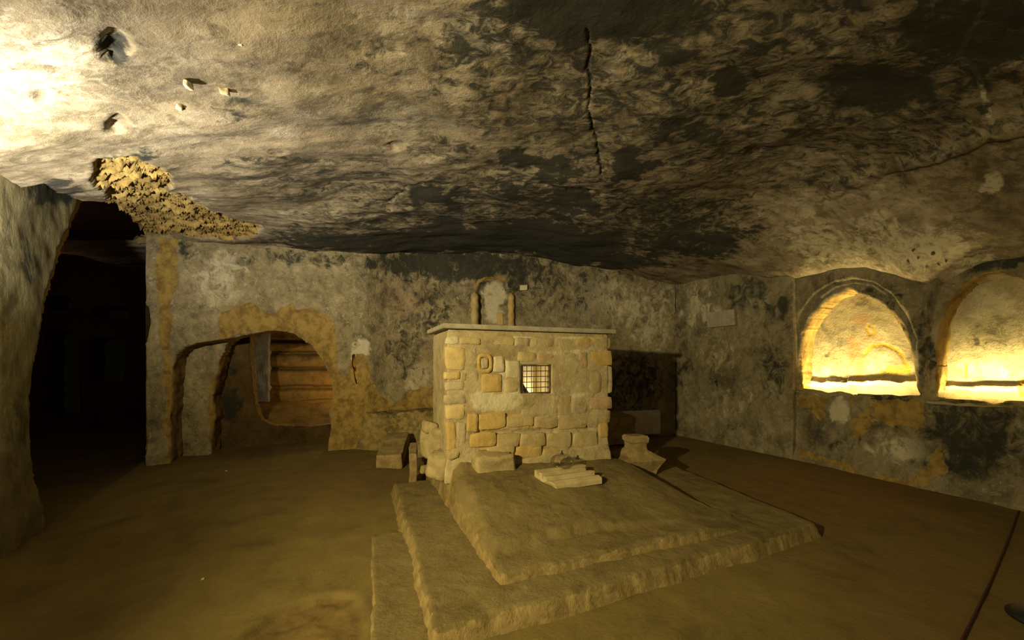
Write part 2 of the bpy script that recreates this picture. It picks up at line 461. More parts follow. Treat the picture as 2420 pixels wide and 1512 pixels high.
# ------------------------------------------------------------------ ceiling
ctrl = []
def cw(path, px, py):
    u, z = path_hit(path, px, py); p = path_pos(path, np.array([u]))[0][0]; ctrl.append((p[0], p[1], z))
for px, py in ((2, 432), (110, 462), (200, 470)): cw(LEFT, px, py)
for px, py in ((335, 566), (425, 562), (520, 572), (620, 580), (740, 592), (850, 598), (980, 600), (1100, 602), (1250, 608), (1400, 630), (1500, 650), (1598, 672)): cw(BACK, px, py)
for px, py in ((1660, 664), (1735, 652), (1868, 652)): cw(RIGHT, px, py)
for px, py in ((1960, 640), (2040, 632), (2090, 642), (2150, 664), (2195, 672), (2260, 622), (2340, 592), (2420, 586)): cw(NICHE, px, py)
ctrl += [(3.75, 4.35, 3.50), (3.82, 3.0, 3.36), (3.9, 2.0, 3.2), (0, 3, 3.55), (1.5, 4, 3.52), (-1.5, 3.5, 3.40), (0, 5.2, 3.50), (-1.5, 5.2, 3.44), (2, 5.6, 3.36),
         (2.5, 2, 3.58), (0.3, 1.2, 3.60), (-2.0, 1.7, 3.08), (-3.3, 1.0, 2.62), (-2.6, 2.6, 3.12), (-3.3, 3.9, 3.22), (0, -3, 3.3), (6.2, 1, 2.6), (6.6, -3, 2.5),
         (-3.25, -3, 2.5), (7, 7.5, 2.6), (-4, 8.5, 3.3), (2, 9, 3.0), (-6, 4, 3.2), (3, -1, 3.4), (-1, 0, 3.3), (2.7, 6.6, 3.12)]
ctrl = np.array(ctrl)
def _tps(r2): return np.where(r2 > 1e-12, 0.5 * r2 * np.log(r2 + 1e-12), 0)
_n = len(ctrl); _D = _tps(((ctrl[:, None, :2] - ctrl[None, :, :2]) ** 2).sum(-1)) + 2e-3 * np.eye(_n)
_A = np.block([[_D, np.c_[np.ones(_n), ctrl[:, :2]]], [np.c_[np.ones(_n), ctrl[:, :2]].T, np.zeros((3, 3))]])
_w = np.linalg.solve(_A, np.r_[ctrl[:, 2], 0, 0, 0])
def ceil_base(X, Y):
    X = np.asarray(X, float); Y = np.asarray(Y, float); r = _w[-3] + _w[-2] * X + _w[-1] * Y
    for i in range(_n): r = r + _w[i] * _tps((X - ctrl[i, 0]) ** 2 + (Y - ctrl[i, 1]) ** 2)
    return r
def ax(segs):
    out = []
    for a, b, s in segs:
        n = max(1, int(round((b - a) / s))); out.extend(a + (b - a) * np.arange(n) / n)
    out.append(segs[-1][1]); return np.array(out)
xs = ax([(-7.2, -5.5, 0.2), (-5.5, -4.8, 0.03), (-4.8, -2.5, 0.012), (-2.5, 0.35, 0.022), (0.35, 1.05, 0.012), (1.05, 4.9, 0.024), (4.9, 5.6, 0.03), (5.6, 7.5, 0.2)])
ys = ax([(-3.4, 0.6, 0.2), (0.6, 1.4, 0.05), (1.4, 3.2, 0.02), (3.2, 5.2, 0.014), (5.2, 7.6, 0.024), (7.6, 9.4, 0.2)])
X, Y = np.meshgrid(xs, ys, indexing='ij'); X = X.ravel(); Y = Y.ravel()
Zb = ceil_base(X, Y)
P = np.stack([X, Y, Zb], 1); PX = pix(P)
S = np.stack([X * 1.0 + Y * 0.25, Y * 1.9 - X * 0.4, Zb], 1)
patch = [(222, 398), (238, 384), (322, 373), (350, 398), (372, 404), (402, 424), (408, 446), (392, 462), (432, 466), (470, 482), (520, 508), (560, 530), (617, 545), (604, 556),
         (570, 560), (500, 556), (430, 556), (380, 566), (325, 580), (260, 510), (240, 478), (262, 466), (228, 445), (214, 428)]
ringp = [(925, 470), (960, 440), (1020, 430), (1100, 440), (1250, 436), (1400, 455), (1500, 490), (1470, 505)]
rockm = px_mask(PX, P, [('p', patch, 1.0, 5)], 7, 3)
crack = d_line(PX + 9 * np.stack([fbm(P, 9, 3, 4), fbm(P, 9, 3, 5)], 1), [(1388, 70), (1396, 120), (1388, 160), (1400, 205), (1392, 260), (1402, 310), (1412, 360), (1420, 405)])
crackm = 1 - sstep(1.0, 4.5, crack)
ring = 1 - sstep(1, 6, d_line(PX + 10 * np.stack([fbm(P, 6, 3, 6), fbm(P, 6, 3, 7)], 1), ringp))
soot_shade_m = px_mask(PX, P, [('e', 1420, 30, 330, 75, 0.85, 0.5), ('e', 1715, 192, 42, 34, 1, 0.25), ('e', 1490, 388, 65, 38, 0.9, 0.5), ('e', 1212, 462, 50, 17, 1, 0.3),
                        ('e', 1040, 462, 80, 26, 0.9, 0.45), ('e', 1345, 482, 90, 36, 0.9, 0.45), ('e', 1120, 570, 420, 52, 0.95, 0.5), ('e', 1560, 125, 45, 40, 0.8, 0.4),
                        ('e', 2060, 205, 190, 70, 0.8, 0.6), ('e', 2300, 70, 220, 150, 0.8, 0.6), ('e', 1420, 612, 190, 28, 0.85, 0.5), ('e', 1570, 505, 230, 60, 0.62, 0.7),
                        ('e', 850, 572, 260, 30, 0.8, 0.6), ('e', 1280, 395, 130, 26, 0.8, 0.5), ('e', 1620, 310, 120, 26, 0.7, 0.5), ('e', 1640, 560, 170, 40, 0.75, 0.5),
                        ('e', 270, 120, 36, 34, 0.9, 0.35), ('e', 140, 455, 50, 22, 0.7, 0.5), ('e', 760, 545, 160, 18, 0.6, 0.6), ('e', 1860, 60, 300, 60, 0.55, 0.7),  # first oval paints the shadow inside the ceiling crater
                        ('e', 330, 362, 70, 16, 0.8, 0.5), ('e', 2180, 352, 160, 22, 0.5, 0.6), ('e', 1100, 345, 200, 30, 0.45, 0.6),
                        ('e', 1750, 170, 900, 330, 0.52, 0.6), ('e', 1250, 500, 560, 130, 0.54, 0.6), ('e', 800, 420, 300, 60, 0.46, 0.7), ('e', 1140, 110, 160, 60, 0.6, 0.7), ('e', 640, 385, 140, 22, 0.5, 0.6), ('e', 560, 250, 110, 22, 0.45, 0.6), ('e', 900, 130, 70, 60, 0.42, 0.6)], 22, 2)
for bx, by in ((2218, 622), (2170, 606), (2205, 598), (2192, 630), (2236, 612), (2147, 618), (2160, 590)):
    soot_shade_m = np.maximum(soot_shade_m, 0.75 * (1 - sstep(3, 7, np.hypot(PX[:, 0] - bx, PX[:, 1] - by))))  # dots paint the shade inside small peg holes
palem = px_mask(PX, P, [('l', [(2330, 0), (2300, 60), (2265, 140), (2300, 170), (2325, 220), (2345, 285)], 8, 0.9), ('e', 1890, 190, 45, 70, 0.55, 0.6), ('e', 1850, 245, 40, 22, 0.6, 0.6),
                        ('e', 2345, 440, 28, 40, 0.8, 0.5), ('e', 2060, 520, 80, 30, 0.5, 0.7), ('e', 2160, 590, 200, 60, 0.62, 0.6), ('e', 1930, 570, 120, 70, 0.5, 0.7), ('e', 60, 120, 260, 160, 0.5, 0.7), ('l', [(2010, 532), (2060, 545), (2100, 530), (2150, 540)], 4, 0.5),  # left oval and two over the niches paint in lamplight as paler plaster
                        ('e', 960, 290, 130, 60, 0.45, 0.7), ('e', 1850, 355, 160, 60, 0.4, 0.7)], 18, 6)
crease = 1 - sstep(3, 26, d_line(PX + 12 * np.stack([fbm(P, 3, 3, 6), fbm(P, 3, 3, 7)], 1), [(1965, 445), (2010, 425), (2090, 405), (2200, 365), (2330, 312), (2425, 288)]))
strata = fbm(S * np.array([0.8, 3.2, 1]), 1.6, 5, 12, 0.6)
calm = 1 - 0.6 * sstep(3.6, 4.6, X)
Z = Zb + 0.075 * calm * fbm(S, 0.75, 3, 1) + 0.007 * calm * strata + 0.007 * fbm(P, 5, 4, 2, 0.6)
lay = fbm(np.stack([X * 2.2 + Y * 1.2, Y * 9.0 - X * 5.0, Zb], 1), 1.5, 5, 21, 0.65)
lay = np.abs(lay) * 2 - 0.35
Z = Z + rockm * (0.07 - 0.095 * lay + 0.02 * fbm(P, 14, 3, 5)) + 0.02 * crackm + 0.018 * ring - 0.05 * crease + 0.09 * np.roll(crease, 0) * 0
for (ex, ey, rx, ry, dp) in ((275, 285, 26, 22, 0.05), (268, 112, 42, 38, 0.06), (100, 235, 30, 14, 0.03), (560, 105, 6, 5, 0.04), (1780, 360, 22, 16, 0.025),
                             (1720, 485, 18, 8, 0.03), (940, 345, 30, 9, 0.03), (660, 352, 24, 10, 0.02)):
    d = np.hypot((PX[:, 0] - ex) / rx, (PX[:, 1] - ey) / ry) + 0.45 * fbm(P, 10, 4, 5); Z = Z + dp * (1 - sstep(0.6, 1.1, d)) * (1 + 0.5 * fbm(P, 14, 3, 3))
V = np.stack([X, Y, Z], 1)
nx, ny = len(xs), len(ys)
q = grid_faces(nx, ny); cen = V[q].mean(1)
# over the side opening the soffit stops at the corridor side of the wall
cut = (cen[:, 0] < -4.30 - (cen[:, 1] - 3.85) * 0.63 + 0.02 * fbm(cen * 1.0, 6, 2, 9)) & (cen[:, 1] > 3.0) & (cen[:, 1] < 5.34)
cut |= (cen[:, 0] < -5.6) & (cen[:, 1] > 2.6) & (cen[:, 1] < 5.34)
q = q[~cut]
soot_shade_m = np.maximum(soot_shade_m, 0.9 * crackm)
attrs = dict(soot_shade=soot_shade_m * (1 - rockm), rock=rockm, pale=palem, red=np.zeros(len(V)))
be = boundary_edges(q); bc = V[be].mean(1)
be = be[(bc[:, 0] < -4.0) & (bc[:, 0] > -5.5) & (bc[:, 1] > 3.2) & (bc[:, 1] < 5.33)]
V, q, attrs = add_strip(V, q, attrs, be, [np.array([-0.05, 0, 0.15]), np.array([-0.05, 0, 0.6])], rock=0.3)
V, q, attrs = compact(V, q, attrs)
ceiling = tag(mesh_np('ceiling', V, q, M_ceil, None, attrs), 'uneven rock-cut cave ceiling, lamplight painted in pale at left, smoke-blackened above the altar', 'ceiling', kind='structure')
def ceil_at(px, py):
    lo, hi = 0.5, 9.0
    Ys = np.linspace(lo, hi, 1500); Xs = (px - CX) / F * Ys; Zs = EYE + (HY - py) / F * Ys
    i = np.argmax(Zs > ceil_base(Xs, Ys)); return Vector((Xs[i], Ys[i], Zs[i]))

# ------------------------------------------------------------------ floor
def floor_h(X, Y):
    P = np.stack([X, Y, 0 * X], 1)
    h = 0.010 * fbm(P, 0.9, 3, 3) + 0.006 * fbm(P, 4, 4, 6)
    d = np.hypot((X + 1.13) / 0.36, (Y - 1.98) / 0.42) + 0.10 * fbm(P, 3, 3, 8)
    pit = 1 - sstep(0.85, 1.02, d)
    return h - 0.045 * pit + pit * 0.022 * fbm(P, 8, 4, 4, 0.6), pit
xs = ax([(-9.5, -5.5, 0.25), (-5.5, -2.2, 0.04), (-2.2, 0.0, 0.018), (0.0, 5.6, 0.04), (5.6, 7.5, 0.25)])
ys = ax([(-3.4, 1.3, 0.2), (1.3, 2.9, 0.018), (2.9, 7.6, 0.04), (7.6, 13.0, 0.3)])
X, Y = np.meshgrid(xs, ys, indexing='ij'); X = X.ravel(); Y = Y.ravel()
Z, pit = floor_h(X, Y); P = np.stack([X, Y, Z], 1); PX = pix(P)
redm = px_mask(PX, P, [('e', 1950, 1180, 420, 110, 0.75, 0.8), ('e', 900, 1140, 300, 60, 0.5, 0.8), ('e', 2200, 1400, 300, 200, 0.6, 0.8)], 20, 4)
floor = tag(mesh_np('floor', P, grid_faces(len(xs), len(ys)), M_floor, None, dict(soot_shade=0 * Z, rock=pit, pale=0 * Z, red=redm)),
            'bare beaten earth floor of the crypt, olive brown and dusty', 'floor', kind='structure')

# ------------------------------------------------------------------ left wall beside the side opening
left_edge = [(225, 440), (203, 478), (188, 520), (170, 570), (150, 630), (126, 700), (110, 770), (96, 860), (84, 960), (80, 1010), (84, 1060), (96, 1120), (108, 1170), (122, 1235), (124, 1262),
             (126, 1400), (340, 1400), (340, 300), (215, 300)]
def left_rock(P, PX, UZ):
    poly = np.array([path_hit(LEFT, *p) for p in left_edge]); sd, _ = sd_poly(UZ, densify(poly, .03, .012, 3))
    wdt = 0.085 + 0.05 * fbm(P, 3, 3, 4)
    return 1 - sstep(wdt - 0.012, wdt + 0.012, sd)
def left_disp(P, PX, UZ):
    poly = np.array([path_hit(LEFT, *p) for p in left_edge]); sd, _ = sd_poly(UZ, poly)
    return -0.02 * (1 - sstep(0.0, 0.10, sd))
left_masks = dict(rock=left_rock,
                  soot_shade=lambda P, PX, UZ: px_mask(PX, P, [('e', 130, 460, 60, 30, 0.75, 0.5), ('e', 70, 620, 30, 70, 0.5, 0.6), ('e', 20, 560, 14, 60, 0.5, 0.6), ('e', 60, 1000, 50, 120, 0.42, 0.7)], 12, 7))
wl = panel('wall_left', LEFT, -0.1, 3.5, 0.022, M_left, [left_edge], left_disp, left_masks, jamb=0.40)
tag(wl, 'plastered left wall with a broken edge where the side passage opens', 'wall', kind='structure')

# ------------------------------------------------------------------ back wall with its arched passage
arch = [(430, 820), (470, 809), (530, 801), (590, 788), (640, 780), (665, 781), (695, 788), (735, 815), (765, 855), (782, 900), (788, 935), (778, 975), (783, 1005), (775, 1050), (770, 1150),
        (398, 1150), (402, 1085), (400, 1000), (402, 940), (408, 870), (415, 840)]
pillar_cut = [(333, 540), (333, 600), (331, 700), (350, 725), (357, 745), (356, 770), (348, 800), (335, 830), (332, 900), (335, 960), (338, 1010), (345, 1095), (345, 1200), (280, 1200), (280, 540)]
slit = [(832, 838), (839, 836), (840, 862), (843, 880), (844, 908), (840, 908), (836, 872), (832, 866)]
rock_arch = [(516, 800), (513, 760), (520, 738), (560, 722), (590, 715), (610, 728), (640, 738), (690, 716), (700, 728), (740, 732), (770, 738), (790, 765), (795, 820), (800, 870), (815, 900), (830, 870), (838, 838), (862, 842),
             (875, 870), (880, 905), (900, 930), (930, 960), (960, 930), (1000, 915), (1030, 920), (1060, 1020), (1000, 1100), (700, 1120), (782, 1000), (788, 935), (782, 900), (765, 855), (735, 815), (695, 788), (640, 780), (590, 788)]
pil_rock = [(372, 560), (425, 562), (424, 600), (416, 640), (418, 680), (404, 720), (408, 770), (398, 820), (404, 870), (412, 900), (406, 960), (410, 1100), (392, 1100), (388, 1000), (388, 860), (372, 800), (380, 720), (366, 640)]
def back_rock(P, PX, UZ):
    return np.maximum(px_mask(PX, P, [('p', rock_arch, 1, 4)], 5, 4), px_mask(PX, P, [('p', pil_rock, 1, 5)], 6, 5) + px_mask(PX, P, [('l', [(1122, 676), (1130, 664), (1146, 658), (1172, 655), (1190, 660)], 4, 0.9), ('l', [(1112, 700), (1110, 735)], 3, 0.8)], 4, 6))
def back_disp(P, PX, UZ):
    ap = [(1127, 775), (1127, 690), (1135, 668), (1150, 656), (1172, 654), (1192, 664), (1200, 690), (1200, 775), (1200, 850), (1127, 850)]
    sd, _ = sd_poly(PX, ap)
    d = -0.10 * (1 - sstep(-4, 3, sd))
    px, py = PX[:, 0], PX[:, 1]
    rough_ = sstep(1000, 1100, px) * 0.016 * fbm(P, 7, 5, 14, 0.7)
    und = -0.20 * np.exp(-((py - 815) / 14) ** 2) * (1 - sstep(480, 560, px)) * sstep(405, 440, px) * 0
    return d + rough_ + und
back_masks = dict(rock=back_rock,
                  soot_shade=lambda P, PX, UZ: px_mask(PX, P, [('e', 1080, 625, 250, 42, 0.8, 0.55), ('e', 1020, 720, 50, 90, 0.5, 0.6), ('e', 1330, 680, 110, 60, 0.5, 0.7), ('e', 1500, 900, 90, 80, 0.55, 0.6),  # last oval here paints the altar's cast shadow on the wall
                                                           ('e', 960, 820, 60, 110, 0.42, 0.6), ('e', 1225, 655, 36, 40, 0.7, 0.5), ('e', 445, 595, 22, 30, 0.6, 0.5), ('e', 700, 610, 160, 16, 0.5, 0.5),
                                                           ('e', 1450, 650, 120, 22, 0.5, 0.6), ('e', 1400, 740, 60, 40, 0.4, 0.7)], 14, 8),
                  pale=lambda P, PX, UZ: px_mask(PX, P, [('e', 520, 660, 90, 70, 0.45, 0.7), ('e', 1420, 690, 130, 60, 0.5, 0.7), ('e', 1163, 712, 34, 56, 0.8, 0.4), ('e', 1470, 720, 150, 70, 0.52, 0.7), ('e', 1530, 760, 60, 90, 0.5, 0.7),
                                                           ('e', 850, 830, 20, 24, 0.8, 0.4), ('e', 990, 900, 34, 40, 0.55, 0.5), ('e', 1100, 650, 40, 30, 0.45, 0.6)], 12, 9),
                  red=lambda P, PX, UZ: px_mask(PX, P, [('e', 960, 700, 80, 50, 0.36, 0.7), ('e', 1010, 880, 20, 60, 0.36, 0.6), ('e', 1155, 694, 12, 8, 0.7, 0.4)], 14, 3))
wb = panel('wall_back', BACK, -0.1, 3.75, 0.020, M_back, [arch, pillar_cut, slit], back_disp, back_masks, jamb=[0.42, 0.5, 0.3])
tag(wb, 'mottled grey plaster back wall with a low arched passage at its left end', 'wall', kind='structure')
# second and third faces of the passage, one behind the other
dA = np.array(BACK[2]) - np.array(BACK[1]); dA /= np.linalg.norm(dA); nA = np.array([-dA[1], dA[0]])
def back_line(off, s0, s1):
    b = np.array(BACK[1]) + nA * off; return [tuple(b + dA * s0), tuple(b + dA * s1)]
LB = back_line(0.42, -0.25, 3.6)
hole_b = [(548, 795), (535, 812), (520, 850), (508, 900), (500, 945), (508, 985), (498, 1030), (500, 1150), (860, 1150), (860, 760), (600, 760)]
wb2 = panel('trim_1', LB, -0.1, 2.6, 0.03, M_back, [hole_b], None, dict(rock=lambda P, PX, UZ: px_mask(PX, P, [('e', 520, 960, 40, 90, 0.8, 0.5)], 10, 3)), jamb=0.4, rough=(0.08, 0.015))
tag(wb2, 'inner left reveal of the low arched passage in the back wall', 'wall reveal', kind='structure')
LC = back_line(0.85, -0.25, 3.9)
hole_c = [(588, 765), (590, 800), (588, 850), (596, 910), (604, 960), (614, 990), (640, 1004), (700, 1010), (790, 1004), (880, 1000), (880, 740), (640, 740)]
wb3 = panel('trim_2', LC, -0.1, 2.9, 0.03, M_jamb_shade, [hole_c], None, dict(soot_shade=lambda P, PX, UZ: px_mask(PX, P, [('e', 545, 960, 26, 40, 0.7, 0.6), ('e', 525, 880, 30, 16, 0.6, 0.6)], 10, 3)), jamb=0.25, rough=(0.06, 0.02))
tag(wb3, 'brown rock threshold and jamb inside the arched passage, coloured dark for shade', 'wall reveal', kind='structure')

# little chamber seen through the arch
def cham_floor():
    us = np.linspace(-0.4, 4.6, 90); vs = np.linspace(0.85, 4.4, 60); V = []
    U, W = np.meshgrid(us, vs, indexing='ij')
    b = np.array(BACK[1]); XY = b + dA * U.reshape(-1, 1) + nA * W.reshape(-1, 1)
    z = 0.27 + 0.32 * sstep(0.9, 2.2, W.ravel()); P = np.c_[XY, z]; P[:, 2] += 0.05 * fbm(P, 2, 4, 4)
    return mesh_np('floor_2', P, grid_faces(90, 60), M_cham, None, {k: np.zeros(len(P)) for k in ('soot_shade', 'rock', 'pale', 'red')})
tag(cham_floor(), 'rising rock floor of the small chamber behind the arch', 'floor', kind='structure')
def slot_bands(P, PX, UZ):
    z = P[:, 2]; y = PX[:, 1] + 3 * fbm(P, 2, 3, 3); d = 0
    for yy, wd in ((833, 4.5), (871, 3.5), (916, 4.5), (806, 3)): d = d - 0.20 * np.exp(-((y - yy) / wd) ** 2)
    return d + 0.04 * np.sin((y - 833) / 38 * math.pi) ** 2
LD = back_line(2.9, 0.2, 5.5)
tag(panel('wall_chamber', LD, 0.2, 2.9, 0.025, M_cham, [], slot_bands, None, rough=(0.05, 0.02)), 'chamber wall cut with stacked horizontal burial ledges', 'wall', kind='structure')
def roof_sheet(name, pts, mat, label):
    bm = bmesh.new(); bm.faces.new([bm.verts.new(p) for p in pts]); bmesh.ops.subdivide_edges(bm, edges=bm.edges, cuts=12, use_grid_fill=True)
    for v in bm.verts: v.co.z += 0.06 * float(fbm(np.array([tuple(v.co)]), 1.2, 3, 3)[0])
    return tag(bm_obj(name, bm, mat, None, True), label, 'ceiling', kind='structure')
b0 = np.array(BACK[1])
def bp(s, off, z): p = b0 + dA * s + nA * off; return (p[0], p[1], z)
roof_sheet('ceiling_2', [bp(-0.3, 0.75, 2.35), bp(5.5, 0.75, 2.35), bp(5.5, 4.5, 2.35), bp(-0.3, 4.5, 2.35)], M_cham, 'low rock ceiling of the small chamber behind the arch')
def rock_box(name, c, half, mat, parent=None, rz=0.0, tilt=0.0, amp=0.02, cuts=5, bev=0.02, seed=1, sc_=4.0, taper=0.0, smooth=False):
    """weathered block: bevelled box, subdivided and worn"""
    bm = bmesh.new(); bmesh.ops.create_cube(bm, size=2.0)
    for v in bm.verts:
        t = 1 - taper * (v.co.z + 1) / 2
        v.co = Vector((v.co.x * half[0] * t, v.co.y * half[1] * t, v.co.z * half[2]))
    if bev: bmesh.ops.bevel(bm, geom=bm.edges, offset=bev, segments=2, profile=0.6, affect='EDGES')
    big = [e for e in bm.edges if e.calc_length() > bev * 2.5]
    bmesh.ops.subdivide_edges(bm, edges=big, cuts=cuts, use_grid_fill=True)
    co = np.array([tuple(v.co) for v in bm.verts]); n = np.stack([fbm(co + 3.3 * seed, sc_, 4, seed + k) for k in range(3)], 1)
    ca, sa = math.cos(rz), math.sin(rz); ct, st = math.cos(tilt), math.sin(tilt)
    for v, dn in zip(bm.verts, n):
        p = v.co + Vector(dn * amp)
        p = Vector((p.x, p.y * ct - p.z * st, p.y * st + p.z * ct))
        v.co = Vector((p.x * ca - p.y * sa, p.x * sa + p.y * ca, p.z)) + Vector(c)
    return bm_obj(name, bm, mat, parent, smooth)
RZ0 = math.atan2(dA[1], dA[0]); RZ = math.atan2(0.381, 0.9245)
p = at(619, 870, 8.3); o = rock_box('plastered_pier', (p.x, p.y, 1.40), (0.17, 0.17, 0.88), M_blue, None, RZ0, 0, 0.02, 6, 0.02, 5)
tag(o, 'narrow blue-grey plastered pier inside the chamber behind the arch', 'pier')
p = at(650, 880, 8.75); o = rock_box('ochre_pier', (p.x, p.y, 1.40), (0.16, 0.20, 0.88), M_cham, None, RZ0, 0, 0.05, 8, 0.04, 6)
tag(o, 'rough ochre rock pier right of the blue-grey pier inside the chamber', 'pier')
light('chamber_lamp', 'POINT', tuple(at(835, 925, 8.3)), 26, (1.0, 0.63, 0.20), shadow_soft_size=0.06)
light('passage_glow', 'POINT', (-7.6, 5.6, 3.0), 5, (1.0, 0.6, 0.35), shadow_soft_size=0.3)
light('chamber_fill', 'POINT', tuple(at(700, 850, 7.6)), 3.5, (1.0, 0.72, 0.36), shadow_soft_size=0.3)

# ------------------------------------------------------------------ right walls
right_masks = dict(soot_shade=lambda P, PX, UZ: px_mask(PX, P, [('e', 1770, 700, 60, 46, 0.55, 0.6), ('e', 1830, 880, 45, 90, 0.5, 0.6), ('e', 1694, 905, 6, 22, 0.8, 0.4), ('e', 1840, 735, 40, 50, 0.5, 0.6),
                                                           ('e', 1610, 820, 12, 170, 0.45, 0.6), ('e', 1740, 1020, 100, 40, 0.35, 0.7)], 14, 3),
                   pale=lambda P, PX, UZ: px_mask(PX, P, [('e', 1650, 720, 50, 60, 0.5, 0.7), ('e', 1800, 700, 60, 40, 0.45, 0.7), ('e', 1720, 950, 80, 60, 0.3, 0.8), ('e', 1700, 830, 60, 60, 0.35, 0.7)], 14, 5),
                   rock=lambda P, PX, UZ: 0 * P[:, 0])
wr = panel('wall_right', RIGHT, -0.1, 3.4, 0.022, M_side, [], None, right_masks)
tag(wr, 'grey streaked plaster wall between the back corner and the lit niches', 'wall', kind='structure')
n1 = [(1891, 918), (1888, 880), (1890, 830), (1898, 790), (1915, 755), (1940, 722), (1965, 702), (1990, 694), (1998, 686), (2010, 683), (2024, 693), (2045, 697), (2075, 712), (2105, 742), (2128, 775), (2145, 810),
      (2155, 850), (2158, 890), (2161, 915), (2173, 934), (2150, 934), (2122, 936), (2095, 933), (2050, 932), (2022, 930), (2012, 934), (2000, 930), (1975, 926), (1950, 928), (1935, 924), (1910, 921)]
n2 = [(2202, 940), (2200, 900), (2203, 850), (2207, 800), (2213, 760), (2225, 725), (2250, 690), (2280, 662), (2310, 646), (2345, 640), (2385, 648), (2425, 668), (2460, 700), (2490, 760), (2505, 830), (2510, 962),
      (2420, 952), (2365, 949), (2335, 955), (2310, 948), (2250, 944), (2225, 943)]
def scaled(poly, s, c): return [(c[0] + (x - c[0]) * s, c[1] + (y - c[1]) * s) for x, y in poly]
ring1 = [(1872, 940), (1872, 800), (1890, 740), (1925, 695), (1965, 668), (2010, 658), (2060, 666), (2105, 694), (2140, 738), (2165, 800), (2172, 940)]
ring2 = [(2186, 960), (2184, 830), (2190, 750), (2200, 695), (2225, 655), (2262, 622), (2310, 602), (2370, 590), (2440, 588), (2540, 640), (2560, 960)]
def niche_disp(P, PX, UZ):
    s1, _ = sd_poly(PX, ring1); s2, _ = sd_poly(PX, ring2)
    low = (1 - sstep(0.95, 1.05, P[:, 2]))
    d = -0.03 * (1 - sstep(-4, 4, s1)) * (1 - low) - 0.11 * (1 - sstep(-5, 5, s2)) * (1 - low)
    return d + 0.03 * low * fbm(P, 2.2, 4, 9) + 0.07 * (1 - sstep(0.0, 0.25, P[:, 2]))
niche_masks = dict(rock=lambda P, PX, UZ: np.maximum(px_mask(PX, P, [('p', [(2010, 940), (2180, 945), (2190, 1010), (2100, 1010), (2060, 1000), (2020, 1040), (2005, 1020)], 0.9, 10), ('p', [(1875, 940), (1905, 925), (1960, 940), (1950, 1000), (1930, 980), (1905, 960)], 0.85, 6),
                                                               ('p', [(1875, 1040), (1960, 1085), (2100, 1120), (2160, 1130), (2200, 1100), (2230, 1060), (2240, 1120), (2160, 1150), (2000, 1110), (1880, 1070)], 0.9, 8)], 10, 5),
                                                       px_mask(PX, P, [('p', scaled(n1, 1.025, (2020, 850)), 1, 3), ('p', scaled(n2, 1.02, (2350, 830)), 1, 3)], 4, 5) * sstep(0.98, 1.1, P[:, 2])),
                   soot_shade=lambda P, PX, UZ: px_mask(PX, P, [('e', 2090, 700, 90, 40, 0.45, 0.6), ('e', 2180, 820, 20, 120, 0.6, 0.6), ('e', 2300, 1030, 140, 110, 0.7, 0.7), ('e', 2330, 610, 110, 18, 0.75, 0.5), ('e', 2100, 960, 90, 40, 0.6, 0.6),  # wide flat oval paints the shaded band over the second niche
                                                           ('e', 1990, 1040, 60, 30, 0.4, 0.6), ('e', 1985, 660, 60, 20, 0.4, 0.6)], 14, 2),
                   pale=lambda P, PX, UZ: px_mask(PX, P, [('e', 1985, 965, 26, 34, 0.75, 0.4), ('e', 2130, 1060, 90, 40, 0.5, 0.7), ('e', 1925, 950, 16, 18, 0.5, 0.5), ('l', [(1938, 702), (1972, 678), (2012, 668), (2060, 674), (2090, 692)], 3, 0.7)], 8, 6))
wn = panel('wall_niches', NICHE, -0.1, 3.3, 0.016, M_side, [n1, n2], niche_disp, niche_masks, jamb=[0.34, 0.42], u1=3.4, jamb_rock=0.9, sill=(1.13, 0.035), jit=0.006)
tag(wn, 'right wall with two arched burial niches lit yellow from within', 'wall', kind='structure')
wn2 = panel('wall_entrance', NICHE[2:] + [], -0.1, 3.4, 0.12, M_side, []); tag(wn2, 'dark right wall beyond the second niche, outside the picture', 'wall', kind='structure')
wr2 = panel('wall_rear', REAR, -0.1, 3.6, 0.2, M_side, []); tag(wr2, 'plain rear wall of the crypt behind the viewer', 'wall', kind='structure')

